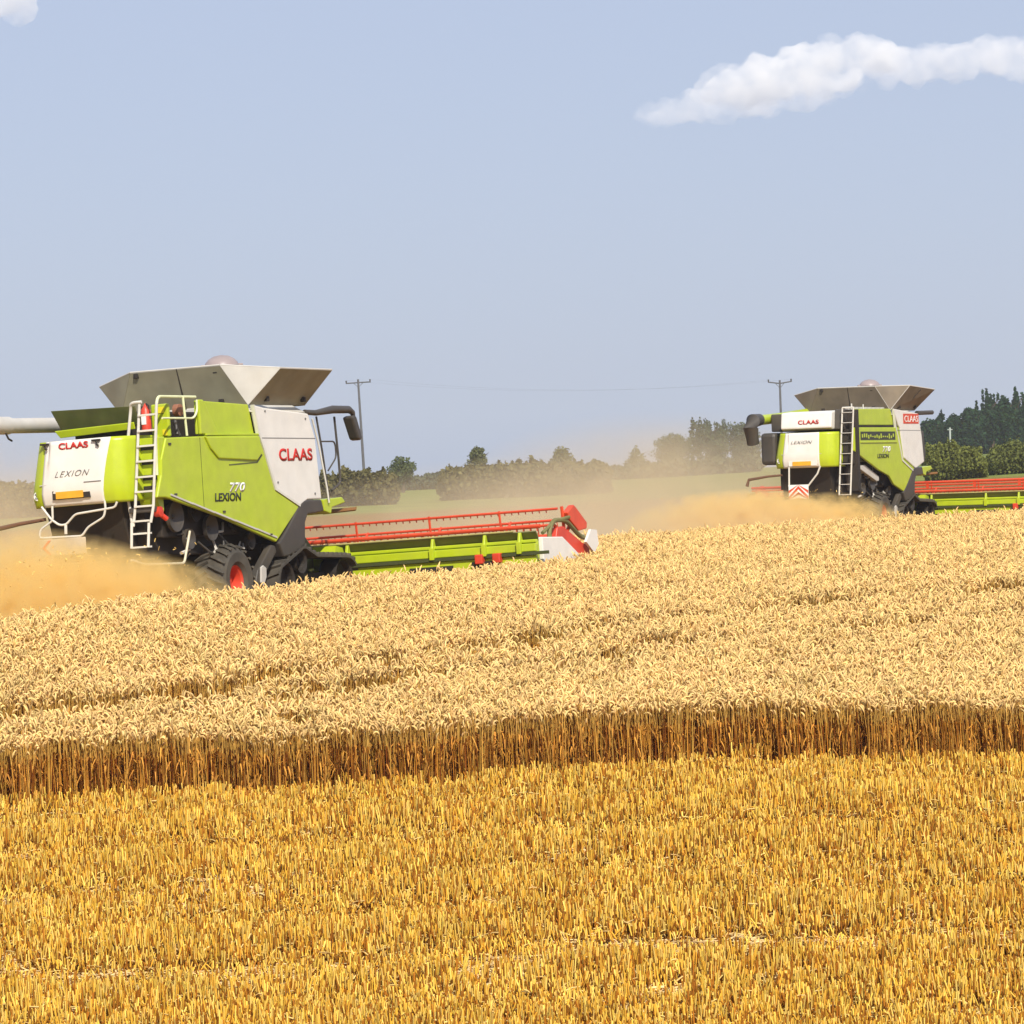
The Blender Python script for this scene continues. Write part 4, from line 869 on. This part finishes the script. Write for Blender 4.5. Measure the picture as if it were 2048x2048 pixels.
def cloud(name, puffs, Y, dens, label):
    V = []; F_ = []
    for (px, py, r_) in puffs:
        for k in range(3):
            c_ = at(px+random.uniform(-.5, .5)*r_, py+random.uniform(-.25, .35)*r_, Y+random.uniform(-1, 1)*r_*Y/8000); rr = r_*Y/8000*(random.uniform(.6, 1) if k else 1); n0 = len(V)
            for i in range(9):
                th = math.pi*i/8
                for j in range(14): V.append((c_.x+rr*math.sin(th)*math.cos(6.2832*j/14), c_.y+rr*math.sin(th)*math.sin(6.2832*j/14), c_.z+rr*.8*math.cos(th)))
            F_ += [(n0+i*14+j, n0+(i+1)*14+j, n0+(i+1)*14+(j+1) % 14, n0+i*14+(j+1) % 14) for i in range(8) for j in range(14)]
    me = bpy.data.meshes.new(name); me.from_pydata(V, [], F_); me.update(); o = bpy.data.objects.new(name, me); COL.objects.link(o)
    rm = o.modifiers.new('r', 'REMESH'); rm.mode = 'VOXEL'; rm.voxel_size = 2.6
    sm = o.modifiers.new('s', 'SMOOTH'); sm.iterations = 4
    tx = bpy.data.textures.new(name, 'CLOUDS'); tx.noise_scale = 9; tx.noise_depth = 4
    dp = o.modifiers.new('d', 'DISPLACE'); dp.texture = tx; dp.strength = 11; dp.texture_coords = 'GLOBAL'
    m = bpy.data.materials.new(name+'_vapour'); m.use_nodes = True; nt = m.node_tree; nt.nodes.remove(nt.nodes['Principled BSDF'])
    pv = nt.nodes.new('ShaderNodeVolumePrincipled'); pv.inputs['Color'].default_value = (1.0, .985, .95, 1); pv.inputs['Anisotropy'].default_value = 0.0
    tc = nt.nodes.new('ShaderNodeTexCoord'); nz = nt.nodes.new('ShaderNodeTexNoise'); nz.inputs['Scale'].default_value = .05; nz.inputs['Detail'].default_value = 6; nt.links.new(tc.outputs['Object'], nz.inputs['Vector'])
    mr = nt.nodes.new('ShaderNodeMapRange'); mr.inputs[1].default_value = .34; mr.inputs[2].default_value = .72; mr.inputs[3].default_value = 0.0; mr.inputs[4].default_value = dens; nt.links.new(nz.outputs['Fac'], mr.inputs[0]); nt.links.new(mr.outputs[0], pv.inputs['Density'])
    nt.links.new(pv.outputs[0], nt.nodes['Material Output'].inputs['Volume']); me.materials.append(m)
    return tag(o, label, 'cloud' if label else None, kind='thing')
def fill(top, bot, n, r0, r1, seed):
    rs = random.Random(seed); out = []; tx, ty = zip(*top); bx, by = zip(*bot)
    for k in range(n):
        x = tx[0]+(tx[-1]-tx[0])*(k+rs.random())/n; a = float(np.interp(x, tx, ty)); b_ = float(np.interp(x, bx, by)); h_ = b_-a
        rr = min(h_*.5, rs.uniform(r0, r1)); out.append((x, a+rr+(h_-2*rr)*rs.random()**1.4, rr))
    return out
CT = [(1425, 158), (1442, 122), (1480, 102), (1520, 98), (1565, 80), (1600, 82), (1645, 64), (1690, 66), (1735, 60), (1770, 70), (1810, 100)]
CB = [(1425, 215), (1480, 228), (1540, 228), (1600, 214), (1660, 192), (1720, 172), (1810, 146)]
cA = cloud('cloud', fill(CT, CB, 52, 22, 46, 3), 2600, .11, 'bright cumulus cloud high on the right with a thinner tail at its left')
vA = cloud('cloud_base', fill([(1262, 222), (1330, 194), (1420, 168), (1500, 160), (1600, 150), (1700, 130), (1790, 118)], [(1262, 236), (1310, 256), (1400, 262), (1500, 252), (1600, 228), (1680, 194), (1790, 172)], 38, 18, 40, 5), 2660, .05, None)
vA.parent = cA; del vA['kind']
cloud('cloud', fill([(1770, 90), (1850, 84), (1900, 72), (1960, 64), (2060, 62), (2160, 60)], [(1770, 178), (1830, 176), (1900, 172), (2060, 170), (2160, 172)], 46, 24, 44, 8), 2760, .065, 'thin grey-white cloud trailing to the right edge from the bright one')
cloud('cloud', [(-30, 5, 60), (20, 10, 42), (50, -15, 36), (-60, 30, 44)], 2600, .09, 'small white cloud cut by the top left corner')
hz_ = MB(); hz_.box(-60, 1560, -700, 700, -6.5, 34)
hm = bpy.data.materials.new('haze_air'); hm.use_nodes = True; nt = hm.node_tree; nt.nodes.remove(nt.nodes['Principled BSDF'])
pv = nt.nodes.new('ShaderNodeVolumePrincipled'); pv.inputs['Color'].default_value = (.86, .9, 1.0, 1); pv.inputs['Density'].default_value = .00016; pv.inputs['Anisotropy'].default_value = .0
nt.links.new(pv.outputs[0], nt.nodes['Material Output'].inputs['Volume'])
hz_.v = [(-y_, x_, z_) for x_, y_, z_ in hz_.v]
tag(hz_.build('haze', hm), kind='stuff')
